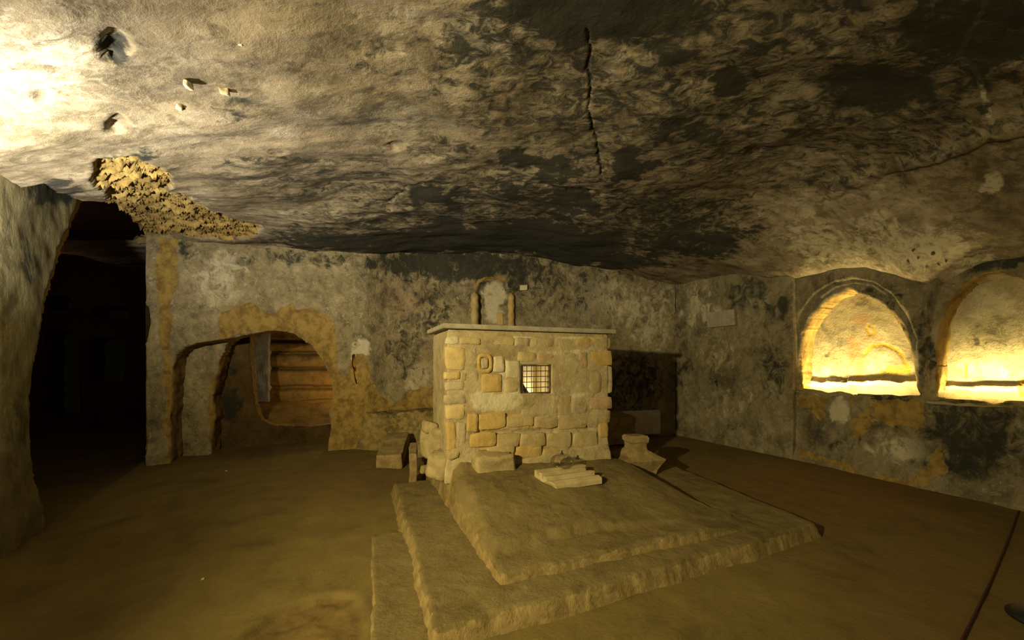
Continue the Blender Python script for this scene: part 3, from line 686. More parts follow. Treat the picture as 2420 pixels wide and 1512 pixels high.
dN = np.array(NICHE[1]) - np.array(NICHE[0]); dN /= np.linalg.norm(dN); nOut = np.array([-dN[1], dN[0]])
def niche_line(off, s0, s1):
    b = np.array(NICHE[0]) + nOut * off; return [tuple(b + dN * s0), tuple(b + dN * s1)]
def niche_inside(px0, px1, off, ledge_y, masks, name, label, power, n):
    path = niche_line(off, -0.6, 4.5)
    u0 = path_hit(path, px0, 850)[0]; u1 = path_hit(path, px1, 850)[0]
    def disp(P, PX, UZ):
        y = PX[:, 1] + 9 * fbm(P, 6, 5, 3, 0.65)
        return -0.07 * sstep(ledge_y - 2, ledge_y + 3, y) + 0.05 * np.exp(-((y - ledge_y + 6) / 6) ** 2)
    o = panel(name, path, 0.55, 2.75, 0.014, M_niche, [], disp, masks, u0=u0, u1=u1, rough=(0.012, 0.004), lost=0.22)
    tag(o, label, 'niche wall', kind='structure')
    # the tomb trough behind the sill
    b = np.array(NICHE[0]); base = [path_pos(niche_line(0.0, -0.6, 4.5), np.array([u]))[0][0] for u in (u0, u1)]
    bm = bmesh.new()
    pts = []
    for z, offs in ((1.02, 0.02), (0.99, 0.03), (0.72, 0.04), (0.70, off + 0.05)):
        row = []
        for t in np.linspace(0, 1, 14):
            p = base[0] * (1 - t) + base[1] * t + nOut * offs
            row.append(bm.verts.new((p[0], p[1], z + 0.01 * math.sin(t * 37))))
        pts.append(row)
    for a, c in zip(pts[:-1], pts[1:]):
        for i in range(13): bm.faces.new((a[i], a[i + 1], c[i + 1], c[i]))
    tag(bm_obj('tomb_trough', bm, M_niche, None, True), 'rock trough hidden behind the sill of the ' + n + ' lit niche', 'tomb trough', kind='structure')
    mid = (base[0] + base[1]) / 2 + nOut * 0.10; L = np.linalg.norm(base[1] - base[0])
    d = bpy.data.lights.new('niche_lamp', 'AREA'); d.shape = 'RECTANGLE'; d.size = L * 0.72; d.size_y = 0.05; d.energy = power; d.color = (1.0, 0.79, 0.33); d.spread = math.radians(126)
    lo = bpy.data.objects.new('niche_lamp', d); COL.objects.link(lo); lo.location = (mid[0], mid[1], 0.87)
    aim = Vector((nOut[0] * 0.12, nOut[1] * 0.12, 1.0)).normalized()
    zax = -aim; xax = Vector((dN[0], dN[1], 0)); yax = zax.cross(xax).normalized()
    from mathutils import Matrix
    lo.rotation_euler = Matrix((xax, yax, zax)).transposed().to_euler()
m1 = dict(rock=lambda P, PX, UZ: px_mask(PX, P, [('l', [(2042, 838), (2060, 818), (2090, 814), (2118, 826), (2136, 846), (2150, 880)], 5, 1), ('l', [(2056, 768), (2048, 775), (2055, 790), (2068, 788), (2066, 772)], 4, 1),
                                                ('p', [(2060, 885), (2100, 862), (2150, 858), (2152, 885), (2130, 895)], 0.6, 12), ('p', [(1880, 960), (1880, 800), (1905, 790), (1912, 960)], 0.8, 4)], 4, 3),
          red=lambda P, PX, UZ: px_mask(PX, P, [('p', [(2000, 800), (2018, 795), (2040, 840), (2036, 905), (2026, 905), (2022, 850), (2006, 880)], 0.9, 8), ('e', 2030, 752, 22, 22, 0.6, 0.6), ('e', 2060, 800, 30, 24, 0.45, 0.7)], 6, 4),
          soot_shade=lambda P, PX, UZ: px_mask(PX, P, [('e', 2045, 715, 45, 16, 0.4, 0.6), ('e', 1950, 840, 24, 22, 0.35, 0.7), ('e', 1975, 735, 30, 14, 0.35, 0.7)], 8, 5),
          pale=lambda P, PX, UZ: px_mask(PX, P, [('e', 2080, 850, 34, 30, 0.5, 0.6), ('e', 1935, 900, 50, 30, 0.6, 0.7)], 8, 6))
m2 = dict(rock=lambda P, PX, UZ: px_mask(PX, P, [('p', [(2400, 940), (2405, 900), (2430, 880), (2600, 880), (2600, 960)], 0.8, 8), ('l', [(2282, 862), (2282, 892)], 5, 0.7)], 6, 3),
          red=lambda P, PX, UZ: px_mask(PX, P, [('l', [(2270, 680), (2300, 668), (2340, 660)], 4, 0.5)], 6, 4),
          soot_shade=lambda P, PX, UZ: px_mask(PX, P, [('e', 2350, 800, 110, 40, 0.42, 0.8), ('e', 2250, 760, 30, 40, 0.35, 0.7)], 12, 5),
          pale=lambda P, PX, UZ: px_mask(PX, P, [('e', 2345, 720, 60, 40, 0.7, 0.7), ('e', 2340, 880, 70, 40, 0.5, 0.8)], 12, 6))
niche_inside(1850, 2185, 0.31, 909, m1, 'wall_niche_1', 'faded painted plaster inside the first lit niche, glowing yellow', 76, 'first')
niche_inside(2185, 2620, 0.39, 921, m2, 'wall_niche_2', 'pale bare plaster inside the second lit niche at the right edge', 72, 'second')

# plaque set into the right wall
def sheet_block(name, path, quad, th, mat, label, cat, back=-0.03):
    u = [path_hit(path, *p) for p in quad]; bm = bmesh.new()
    P_, N_ = path_pos(path, np.array([a[0] for a in u]))
    fr = []; bk = []
    for (uu, zz), p, n in zip(u, P_, N_):
        fr.append(bm.verts.new((p[0] + n[0] * th, p[1] + n[1] * th, zz))); bk.append(bm.verts.new((p[0] + n[0] * back, p[1] + n[1] * back, zz)))
    bm.faces.new(fr); bm.faces.new(bk[::-1])
    for i in range(4): bm.faces.new((fr[i], bk[i], bk[(i + 1) % 4], fr[(i + 1) % 4]))
    bmesh.ops.bevel(bm, geom=bm.edges, offset=0.006, segments=2, affect='EDGES')
    return tag(bm_obj(name, bm, mat), label, cat)
sheet_block('stone_plaque', RIGHT, [(1672, 740), (1740, 731), (1743, 768), (1678, 775)], 0.07, M_slab, 'small blank stone plaque set slightly askew in the right wall', 'plaque')

# ------------------------------------------------------------------ side passage beyond the left opening
CORR = [(-10.8, 7.3), (-6.6, 9.0)]
cor_holes = [[(206, 512), (255, 520), (305, 545), (303, 622), (250, 600), (208, 572)], [(216, 726), (298, 726), (304, 752), (216, 750)], [(112, 700), (165, 700), (172, 734), (112, 734)],
             [(205, 880), (205, 815), (215, 800), (290, 800), (298, 815), (298, 860), (290, 905), (205, 905)], [(102, 985), (102, 790), (125, 778), (165, 785), (185, 810), (188, 985)]]
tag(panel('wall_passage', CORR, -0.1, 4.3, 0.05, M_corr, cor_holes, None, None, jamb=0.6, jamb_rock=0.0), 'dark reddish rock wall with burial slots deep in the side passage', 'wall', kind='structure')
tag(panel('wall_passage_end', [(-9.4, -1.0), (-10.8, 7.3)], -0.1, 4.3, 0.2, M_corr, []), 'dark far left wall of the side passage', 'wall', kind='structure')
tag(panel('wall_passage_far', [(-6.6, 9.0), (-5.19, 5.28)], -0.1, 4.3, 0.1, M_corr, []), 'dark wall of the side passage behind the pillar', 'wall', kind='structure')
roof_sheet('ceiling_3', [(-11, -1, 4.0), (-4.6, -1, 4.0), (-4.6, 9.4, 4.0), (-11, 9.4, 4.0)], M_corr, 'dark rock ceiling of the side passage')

# ------------------------------------------------------------------ stepped platform
DA = np.array([0.9245, 0.381]); DB = np.array([-0.381, 0.9245])
def loc(a, b, z=0.0): p = DA * a + DB * b; return Vector((p[0], p[1], z))
low_p = [(0.04, 1.2), (0.45, 1.2), (0.45, 3.3), (0.09, 3.4)]
mid_p = [(0.33, 1.885), (3.64, 1.885), (3.9, 4.3), (0.33, 4.35)]
top_p = [(0.755, 2.10), (3.2, 2.03), (2.95, 3.0), (2.80, 3.8), (2.78, 4.75), (0.735, 4.75)]
A0_, A1_, B0_ = 0.775, 2.615, 3.486
def h_low(A, B): return 0.025 + 0 * A
def h_mid(A, B): return 0.11 + 0.02 * sstep(2.5, 4, B)
def h_top(A, B):
    P = np.stack([A, B, 0 * A], -1)
    wob = 0.07 * fbm(P, 2.5, 3, 4)
    led = sstep(2.36, 2.43, B + wob + 0.10 * sstep(1.6, 2.2, A) - 0.02) * sstep(0.80, 0.92, A + wob * 0.5) * 0.055 * (1 - 0.65 * sstep(1.7, 2.3, A))
    berm = 0.10 * np.exp(-np.maximum(0, np.maximum(A0_ - A, np.maximum(A - A1_, B0_ - B)) + 0.05 * fbm(P, 6, 3, 8)) / 0.07) * (1 - sstep(1.0, 1.9, A)) 
    return 0.175 + led + berm + 0.20 * sstep(2.3, 3.45, B) + 0.012 * fbm(P, 2.2, 4, 5) - 0.07 * sstep(2.5, 3.0, A)
step_defs = [(low_p, h_low, 0.03, 'low'), (mid_p, h_mid, 0.055, 'mid'), (top_p, h_top, 0.075, 'top')]
def plat_z(x, y):
    A = np.array([x * DA[0] + y * DA[1]]); B = np.array([x * DB[0] + y * DB[1]]); z = 0.0
    for poly, hf, ed, _ in step_defs:
        sd, _n2 = sd_poly(np.c_[A, B], poly)
        if sd[0] < 0.01: z = max(z, float(hf(A, B)[0]))
    return z
def on_plat(px, py):
    Ys = np.linspace(1.2, 6.5, 1400); prev = None
    for Yv in Ys:
        p = at(px, py, Yv)
        if p.z <= plat_z(p.x, p.y) + 1e-3: return p
    return p
plat = empty('stepped_platform', loc(1.9, 2.9, 0.0))
tag(plat, 'broad low platform of worn rock-cut steps carrying the altar', 'platform')
for k, (poly, hf, ed, nm) in enumerate(step_defs):
    pa = np.array(poly); lo = pa.min(0) - 0.16; hi = pa.max(0) + 0.16; r = 0.0155
    na, nb = int((hi[0] - lo[0]) / r), int((hi[1] - lo[1]) / r)
    A, B = np.meshgrid(np.linspace(lo[0], hi[0], na), np.linspace(lo[1], hi[1], nb), indexing='ij'); A = A.ravel(); B = B.ravel()
    P = np.stack([A, B, 0 * A], 1)
    sd, _n2 = sd_poly(np.c_[A, B], poly)
    sdn = sd + 0.024 * fbm(P, 2.0, 3, 10 + k) + 0.014 * fbm(P, 9, 4, 20 + k, 0.5) * (1 if k else 0.4)
    top = hf(A, B) + 0.008 * fbm(P, 5, 4, 3 + k)
    prof = 1 - sstep(-ed, 0.02, sdn)
    z = -0.05 + (top + 0.05) * prof + 0.012 * fbm(P, 14, 3, 6) * (prof > 0.05) * (prof < 0.97)
    XY = A[:, None] * DA + B[:, None] * DB
    V = np.c_[XY, z]
    q = grid_faces(na, nb); zq = z[q].max(1); keep = zq > -0.03
    if k < 2:
        nxt = np.array(step_defs[k + 1][0]); s2, _n3 = sd_poly(np.c_[A, B][q].mean(1), nxt); keep &= s2 > -0.2
    V, q, at_ = compact(V, q[keep], dict(rock=(prof > 0.08) * (prof < 0.93) * 0.9, soot_shade=0 * z, pale=0 * z, red=0 * z))
    mesh_np('step', V, q, M_step, plat, at_)

# ------------------------------------------------------------------ altar
A0, A1, B0, B1 = 0.775, 2.615, 3.486, 4.30
altar = empty('altar', loc((A0 + A1) / 2, (B0 + B1) / 2, 0.40))
tag(altar, 'block altar of coursed yellow stone with a grated opening and thin grey top slab', 'altar')
def af(px, py, off=0.0):
    """(a, z) where a photo pixel meets the plane of the altar front"""
    k = (px - CX) / F; Yv = (B0 - off) / (DB[0] * k + DB[1]); Xv = k * Yv
    return Xv * DA[0] + Yv * DA[1], EYE + (HY - py) / F * Yv
bodypath = [tuple(loc(A0 + 0.02, B1, 0))[:2], tuple(loc(A0, B0))[:2], tuple(loc(A1, B0))[:2], tuple(loc(A1 - 0.02, B1))[:2]]
win_px = [(1231, 860), (1304, 862), (1304, 930), (1230, 929)]
ub = B1 - B0
win = np.array([(ub + af(*p)[0] - A0, af(*p)[1]) for p in win_px])
def body_disp(P, PX, UZ):
    z = P[:, 2]; px, py = PX[:, 0], PX[:, 1]
    d = 0.035 * (1 - sstep(0.40, 0.60, z + 0.06 * fbm(P, 4, 3, 4)))
    d = d - 0.03 * (1 - sstep(0.0, 0.02, np.abs(UZ[:, 0] - ub))) * 0
    un = 1 - sstep(3, 8, d_line(PX + 6 * np.stack([fbm(P, 8, 3, 1), fbm(P, 8, 3, 2)], 1), [(1130, 1024), (1230, 1022), (1305, 1018), (1320, 1008), (1345, 1006), (1400, 1012)]))
    return d - 0.02 * un - 0.018 * sstep(1.76, 1.79, z)
body_masks = dict(rock=lambda P, PX, UZ: px_mask(PX, P, [('p', [(1102, 975), (1200, 978), (1270, 985), (1330, 1008), (1230, 1012), (1130, 1015), (1230, 1040), (1320, 1060), (1260, 1085), (1110, 1060)], 0.7, 10)], 8, 3),
                  pale=lambda P, PX, UZ: px_mask(PX, P, [('p', [(1112, 925), (1180, 928), (1230, 915), (1240, 960), (1210, 978), (1140, 978), (1115, 960)], 0.7, 8), ('e', 1190, 900, 14, 30, 0.6, 0.5),
                                                           ('e', 1340, 830, 90, 10, 0.5, 0.6), ('e', 1350, 935, 60, 8, 0.5, 0.6), ('l', [(1320, 797), (1440, 800)], 4, 0.6), ('l', [(1215, 797), (1255, 797)], 3, 0.9)], 6, 4),
                  red=lambda P, PX, UZ: px_mask(PX, P, [('p', [(1310, 865), (1325, 870), (1320, 925), (1312, 935), (1230, 940), (1228, 932), (1310, 930)], 0.5, 5)], 4, 4))
body = panel('body', bodypath, 0.34, 1.80, 0.014, M_mortar, [win], body_disp, body_masks, jamb=0.12, parent=altar, jamb_rock=0.4, rough=(0.008, 0.010), snap_amp=0.002)
# top slab
bm = bmesh.new()
ov = 0.055; zt0, zt1 = 1.795, 1.840
cs = [loc(A0 - 0.05, B0 - ov), loc(A1 + 0.07, B0 - ov), loc(A1 + 0.07, B1 + 0.02), loc(A0 - 0.05, B1 + 0.02)]
lo_ = [bm.verts.new((c.x, c.y, zt0)) for c in cs]; hi_ = [bm.verts.new((c.x, c.y, zt1)) for c in cs]
bm.faces.new(lo_[::-1]); bm.faces.new(hi_)
for i in range(4): bm.faces.new((lo_[i], lo_[(i + 1) % 4], hi_[(i + 1) % 4], hi_[i]))
bmesh.ops.bevel(bm, geom=bm.edges, offset=0.006, segments=2, affect='EDGES')
bm_obj('top_slab', bm, M_slab, altar)['label'] = 'thin grey top slab'
# stones of the front
R = random.Random(4)
def stone(x0, y0, x1, y1, kind, pr=0.012, seed=None, off=0.0):
    (a0, z1) = af(x0, y0); (a1, z0) = af(x1, y1)
    seed = R.random() * 90 if seed is None else seed
    t = np.array([-1, -0.93, -0.45, 0.0, 0.45, 0.93, 1]); s = np.array([-1, -0.91, -0.35, 0.35, 0.91, 1]); nu, nv = 7, 6
    Tt, Ss = np.meshgrid(t, s, indexing='ij')
    # rounded-corner outline
    e = 9.0; rr = (np.abs(Tt) ** e + np.abs(Ss) ** e) ** (1 / e); mx = np.maximum(np.abs(Tt), np.abs(Ss)); g = np.where(rr > 1e-6, mx / np.maximum(rr, 1e-6), 1)
    T2 = Tt * g; S2 = Ss * g
    a = (a0 + a1) / 2 + (a1 - a0) / 2 * T2; z = (z0 + z1) / 2 + (z1 - z0) / 2 * S2
    P = np.stack([a, z, np.full_like(a, seed)], -1)
    a = a + 0.018 * fbm(P, 7, 2, 1); z = z + 0.018 * fbm(P, 7, 2, 2)
    p = pr * (1 - 1.6 * (mx > 0.99)) + 0.005 * fbm(P, 6, 3, 3) + off
    B = B0 - p - 0.002
    V = [loc(aa, bb, zz) for aa, bb, zz in zip(a.ravel(), B.ravel(), z.ravel())]
    q = [tuple(x) for x in grid_faces(nu, nv)]
    ringi = [i * nv for i in range(nu)] + [(nu - 1) * nv + j for j in range(1, nv)] + [i * nv + nv - 1 for i in range(nu - 2, -1, -1)] + [j for j in range(nv - 2, 0, -1)]
    n0 = len(V)
    for i in ringi:
        v = V[i]; V.append(v + Vector((DB[0], DB[1], 0)) * (0.05 + pr))
    m = len(ringi)
    for i in range(m): q.append((ringi[(i + 1) % m], ringi[i], n0 + i, n0 + (i + 1) % m))
    return mesh_np('stone', np.array([tuple(v) for v in V]), np.array(q), ST[kind], altar)
stones = [(1056, 794, 1083, 813, 'pale'), (1086, 796, 1136, 813, 'tan'), (1141, 793, 1215, 817, 'tan'), (1218, 798, 1253, 818, 'grey'), (1255, 797, 1309, 821, 'tan'), (1312, 795, 1357, 820, 'grey'), (1360, 798, 1395, 820, 'ochre'),
          (1398, 798, 1445, 824, 'tan'), (1055, 820, 1101, 873, 'gold'), (1052, 880, 1088, 897, 'gold'), (1089, 880, 1102, 900, 'tan'), (1052, 903, 1098, 922, 'grey'), (1052, 932, 1102, 952, 'grey'), (1055, 956, 1100, 991, 'gold'), (1054, 998, 1077, 1062, 'ochre'),
          (1079, 1000, 1100, 1056, 'grey'), (1057, 1066, 1084, 1083, 'tan'), (1105, 824, 1127, 872, 'grey'), (1166, 842, 1192, 880, 'pale'), (1136, 885, 1187, 926, 'ochre'), (1196, 852, 1229, 890, 'pale'), (1196, 893, 1228, 926, 'tan'),
          (1105, 880, 1132, 925, 'grey'), (1103, 978, 1130, 1020, 'ochre'), (1132, 979, 1196, 1010, 'ochre'), (1198, 982, 1262, 1006, 'tan'), (1264, 984, 1318, 1008, 'tan'), (1222, 830, 1268, 856, 'tan'), (1271, 836, 1310, 857, 'rose'),
          (1325, 832, 1362, 866, 'tan'), (1368, 834, 1388, 868, 'rose'), (1396, 828, 1447, 862, 'ochre'), (1318, 878, 1344, 926, 'tan'), (1357, 880, 1385, 928, 'tan'), (1390, 878, 1422, 930, 'tan'), (1426, 866, 1447, 930, 'grey'),
          (1232, 942, 1312, 979, 'grey'), (1319, 936, 1348, 980, 'tan'), (1350, 938, 1390, 976, 'grey'), (1394, 938, 1446, 966, 'rose'), (1320, 983, 1388, 1010, 'tan'), (1391, 971, 1444, 999, 'tan'), (1415, 1001, 1438, 1032, 'ochre'),
          (1112, 1024, 1172, 1052, 'ochre'), (1174, 1027, 1228, 1054, 'tan'), (1230, 1026, 1290, 1054, 'tan'), (1293, 1024, 1350, 1056, 'tan'), (1353, 1022, 1412, 1054, 'tan'), (1150, 1056, 1215, 1082, 'tan'), (1218, 1056, 1280, 1080, 'ochre'), (1283, 1058, 1345, 1080, 'tan'),
          (1348, 1057, 1437, 1082, 'grey')]
for s in stones: stone(*s, pr=R.uniform(0.001, 0.005), off=0.007 if s[1] > 1020 else (-0.0055 if s[0] > 1103 and s[4] in ('tan', 'grey') else -0.001))
# ochre ring of lost plaster on the left of the front
bm = bmesh.new(); V = []; q = []
nr = 28
for i in range(nr):
    th = 2 * math.pi * i / nr
    for j, (rx, ry, o_) in enumerate(((19, 24, -0.01), (18, 23, 0.004), (11, 15, 0.003), (10, 14, -0.01))):
        e = 3.2; c, s_ = math.cos(th), math.sin(th); g = 1 / (abs(c) ** e + abs(s_) ** e) ** (1 / e)
        a, z = af(1146 + rx * g * c, 858 + ry * g * s_)
        V.append(tuple(loc(a, B0 - o_ - 0.004 * R.random(), z)))
for i in range(nr):
    for j in range(3): q.append((i * 4 + j, ((i + 1) % nr) * 4 + j, ((i + 1) % nr) * 4 + j + 1, i * 4 + j + 1))
mesh_np('plaster_ring', np.array(V), np.array(q), ST['ochre'], altar)['label'] = 'ochre ring of broken plaster'
stone(1137, 846, 1156, 870, 'grey', 0.004)
# grate
grate = empty('grate', (0, 0, 0)); grate.parent = altar
def bar(name, p, q_, rad, mat, parent):
    bm = bmesh.new(); d = (q_ - p); 
    r = bmesh.ops.create_cone(bm, cap_ends=True, segments=6, radius1=rad, radius2=rad, depth=d.length)
    M = d.to_track_quat('Z', 'Y').to_matrix().to_4x4(); M.translation = (p + q_) / 2
    bmesh.ops.transform(bm, matrix=M, verts=bm.verts)
    return bm_obj(name, bm, mat, parent)
wa0, wz1 = af(1234, 864, -0.03); wa1, wz0 = af(1300, 927, -0.03)
gb = B0 + 0.035
for i in range(1, 6): 
    a = wa0 + (wa1 - wa0) * i / 6.0; bar('bar', loc(a, gb, wz0), loc(a, gb, wz1), 0.0042, M_iron, grate)
for i in range(1, 5):
    z = wz0 + (wz1 - wz0) * i / 5.0; bar('bar', loc(wa0, gb + 0.006, z), loc(wa1, gb + 0.006, z), 0.0042, M_iron, grate)
bm = bmesh.new()
for (a_, z_, a2, z2) in ((wa0, wz0, wa0, wz1), (wa1, wz0, wa1, wz1), (wa0, wz0, wa1, wz0), (wa0, wz1, wa1, wz1)):
    c = (loc(a_, gb, z_) + loc(a2, gb, z2)) / 2; L = (loc(a2, gb, z2) - loc(a_, gb, z_)).length
    r = bmesh.ops.create_cube(bm, size=1.0)
    hor = abs(z2 - z_) < 1e-6
    for v in r['verts']:
        l = Vector((v.co.x * (L + 0.012 if hor else 0.012), v.co.y * 0.03, v.co.z * (0.012 if hor else L + 0.012)))
        v.co = c + Vector((l.x * DA[0] + l.y * DB[0], l.x * DA[1] + l.y * DB[1], l.z))
bm_obj('grate_frame', bm, M_iron, grate)
# lit hollow inside the altar
bm = bmesh.new()
ia0, ia1, ib0, ib1, iz0, iz1 = wa0 - 0.35, wa1 + 0.35, B0 + 0.13, B1 - 0.06, 0.75, 1.72
c8 = [[loc(a, b, z) for a, b in ((ia0, ib0), (ia1, ib0), (ia1, ib1), (ia0, ib1))] for z in (iz0, iz1)]
v0 = [bm.verts.new(c) for c in c8[0]]; v1 = [bm.verts.new(c) for c in c8[1]]
bm.faces.new(v0); bm.faces.new(v1)
for i in (1, 2, 3): bm.faces.new((v0[i], v0[(i + 1) % 4], v1[(i + 1) % 4], v1[i]))
bm_obj('inner_chamber', bm, M_white, altar)['label'] = 'whitewashed lit hollow behind the grate'
o = rock_box('inner_post', loc(wa0 + 0.66 * (wa1 - wa0) + 0.10, B1 - 0.22, 1.15), (0.055, 0.055, 0.42), M_white, altar, RZ, 0, 0.006, 3, 0.01, 3); o['label'] = 'bright white post inside the altar'
d0 = loc(wa0 - 0.06, B0 + 0.32, 1.46); d1 = loc(wa0 + 0.26, B0 + 0.32, 1.0)
bar('inner_beam', d0, d1, 0.035, M_dark, altar)['label'] = 'dark sloping beam inside the altar'
light('altar_lamp', 'POINT', tuple(loc(wa0 + 0.60 * (wa1 - wa0), B0 + 0.36, 0.98)), 12, (1.0, 0.86, 0.50), shadow_soft_size=0.03)

# ------------------------------------------------------------------ aedicule on the back wall behind the altar
def wall_pt(px, py, off=0.0, path=BACK):
    u, z = path_hit(path, px, py); p, n = path_pos(path, np.array([u])); return Vector((p[0][0] + n[0][0] * off, p[0][1] + n[0][1] * off, z))
def half_column(x0, x1, ytop, ybot, mat, label):
    top = wall_pt((x0 + x1) / 2, ytop); bot = wall_pt((x0 + x1) / 2, ybot); r = (wall_pt(x1, 730) - wall_pt(x0, 730)).length / 2
    V = []; q = []; nt_, nz_ = 14, 18
    for j in range(nz_):
        z = bot.z + (top.z - bot.z) * j / (nz_ - 1)
        rr = r * (1.0 if j < nz_ - 2 else (0.8 if j == nz_ - 2 else 0.15))
        for i in range(nt_):
            t = 2 * math.pi * i / nt_
            x = bot.x + math.cos(t) * rr * (1 + 0.12 * math.sin(j * 1.7)); y = bot.y - 0.05 + math.sin(t) * rr * 1.2
            V.append((x, y, z + (0.01 * math.sin(i) if j < nz_ - 1 else 0)))
    for j in range(nz_ - 1):
        for i in range(nt_): q.append((j * nt_ + i, j * nt_ + (i + 1) % nt_, (j + 1) * nt_ + (i + 1) % nt_, (j + 1) * nt_ + i))
    return tag(mesh_np('half_column', np.array(V), np.array(q), mat), label, 'column', 'small columns framing the wall niche')
half_column(1113, 1132, 691, 800, ST['tan'], 'left small half column framing the shallow niche behind the altar, pale and chipped')
half_column(1200, 1216, 693, 800, ST['ochre'], 'right small half column framing the shallow niche behind the altar, ochre and smooth')
p = wall_pt(1237, 681, 0.02); o = rock_box('wall_stone', p, (0.075, 0.05, 0.05), ST['pale'], None, 0.05, 0, 0.015, 3, 0.015, 9)
tag(o, 'small pale stone stuck in the back wall right of the shallow niche', 'stone')
p = wall_pt(1183, 752, -0.10); o = rock_box('ochre_patch', p, (0.06, 0.03, 0.13), ST['ochre'], None, 0.09, 0, 0.012, 3, 0.02, 12)
tag(o, 'round-topped ochre stone inside the shallow niche behind the altar', 'stone')

# ------------------------------------------------------------------ rock ledge along the back wall, left of the altar
def ledge():
    xs = np.arange(-2.95, 0.6, 0.022); ys = np.arange(5.2, 7.3, 0.022)
    X, Y = np.meshgrid(xs, ys, indexing='ij'); sh = X.shape; X = X.ravel(); Y = Y.ravel(); P = np.stack([X, Y, 0 * X], 1)
    n = 0.10 * fbm(P, 1.6, 4, 3)
    front = np.interp(X, [-3, -2.55, -2.25, -2.0, -1.6, -1.2, -0.9, 0.6], [6.3, 6.22, 6.12, 6.3, 6.0, 5.45, 5.0, 4.9])
    slope = np.interp(X, [-3, -2.0, -1.7, -1.2, 0.6], [0.12, 0.12, 0.35, 1.15, 1.6])
    top = np.interp(X, [-3, -2.6, -2.0, -1.8, 0.6], [0.60, 0.63, 0.60, 0.63, 0.66])
    left = sstep(-2.78, -2.62, X + n * 0.4)
    h = top * sstep(0, 1, (Y - front + n * 0.6) / slope) * left
    h = h + (0.035 * fbm(P, 2.2, 4, 7) + 0.012 * fbm(P, 9, 4, 8)) * (h > 0.02) - 0.02
    q = grid_faces(*sh); keep = (h[q].max(1) > 0.0) & (Y[q].min(1) < np.interp(X[q].mean(1), [-3, -2.45, -1.85, 3.25], [6.1, 6.32, 6.95, 7.40]) + 0.05)
    PX = pix(np.c_[X, Y, h])
    V, q, a = compact(np.c_[X, Y, h], q[keep], dict(rock=np.ones(len(X)) * 0.52, soot_shade=px_mask(PX, np.c_[X, Y, h], [('e', 960, 975, 110, 16, 0.45, 0.6)], 8, 2), pale=0 * X, red=0 * X))
    return tag(mesh_np('rock_ledge', V, q, M_step, None, a), 'eroded ochre rock ledge along the foot of the back wall left of the altar', 'rock ledge')
ledge()

# ------------------------------------------------------------------ loose stones
p = on_z(905, 1107, 0.0)
o = rock_box('stone_block', (p.x + 0.02, p.y + 0.42, 0.17), (0.17, 0.46, 0.10), M_block, None, 0.16, 0.16, 0.022, 6, 0.02, 3, 3.0)
tag(o, 'long squared stone block on the earth floor left of the steps', 'stone block')
o = rock_box('broken_slab', (on_z(967, 1140, 0.08) + Vector((0.02, 0.10, 0.16))), (0.045, 0.20, 0.22), M_block, None, 0.25, 0.12, 0.02, 6, 0.015, 8, 4.0)
tag(o, 'upright broken stone slab standing at the left foot of the altar', 'stone slab')
rub = [(988, 1072, 0.13, 0.10, 0.07, 'pale rounded rubble stone lodged behind the upright slab left of the altar'), (1000, 1112, 0.06, 0.05, 0.045, 'small rubble stone wedged beside the upright slab left of the altar'),
       (1032, 1048, 0.13, 0.16, 0.16, 'large rough rubble stone against the left base corner of the altar'), (1044, 1092, 0.15, 0.12, 0.12, 'broken plinth stone under the front left corner of the altar'),
       (1163, 1088, 0.20, 0.12, 0.10, 'broad worn plinth stone at the altar foot with a hollow to its right'),
       (1013, 1010, 0.07, 0.08, 0.07, 'small rubble stone on the ledge beside the left side of the altar')]
for i, (px, py, hx, hy_, hz, lb) in enumerate(rub):
    if px < 1020 and py > 1050: b = on_z(px, py, 0.22)
    elif py < 1060: b = at(px, py, 3.95)
    else: b = on_plat(px, py + 18)
    o = rock_box('rubble_stone', b + Vector((0, hy_ * 0.6, hz * 0.35 if py > 1060 else 0)), (hx, hy_, hz), M_rub, None, RZ + (0.3 * i if i != 4 else 0), 0.1, 0.04, 5, 0.035, 20 + i, 4.0, smooth=True)
    tag(o, lb, 'stone', 'rubble around the altar base')

# carved stone with a broad foot and a narrow neck, right of the altar
b = Vector((1.505, 4.32, 0.0))
cap = empty('carved_stone', (b.x, b.y + 0.22, 0.17), 0); tag(cap, 'carved stone with sloping shoulders and narrow neck standing right of the altar', 'carved stone')
def prism(name, levels, mat, parent, c, rz, amp=0.008, seed=1):
    bm = bmesh.new(); rows = []
    for (z, hx, hy_) in levels:
        ring_ = []
        for i in range(24):
            s = i / 24 * 4; k_ = int(s); f = s - k_
            cs_ = [(-1, -1), (1, -1), (1, 1), (-1, 1)]; a = cs_[k_]; d = cs_[(k_ + 1) % 4]
            x = (a[0] + (d[0] - a[0]) * f) * hx; y = (a[1] + (d[1] - a[1]) * f) * hy_
            n = fbm(np.array([[x, y, z + seed]]), 7, 3, seed)[0]
            x *= 1 + amp * 6 * n; y *= 1 + amp * 6 * n
            ring_.append(bm.verts.new((c[0] + x * math.cos(rz) - y * math.sin(rz), c[1] + x * math.sin(rz) + y * math.cos(rz), c[2] + z + amp * n)))
        rows.append(ring_)
    for a, d in zip(rows[:-1], rows[1:]):
        for i in range(24): bm.faces.new((a[i], a[(i + 1) % 24], d[(i + 1) % 24], d[i]))
    bm.faces.new(rows[0][::-1]); bm.faces.new(rows[-1])
    return bm_obj(name, bm, mat, parent)
cc = (b.x, b.y + 0.22, 0.17)
prism('foot', [(-0.08, 0.175, 0.14), (0.02, 0.20, 0.155), (0.09, 0.24, 0.185), (0.145, 0.272, 0.21), (0.162, 0.27, 0.21), (0.195, 0.19, 0.155), (0.235, 0.124, 0.11), (0.25, 0.10, 0.09)], M_block, cap, cc, 0.2, 0.012, 2)
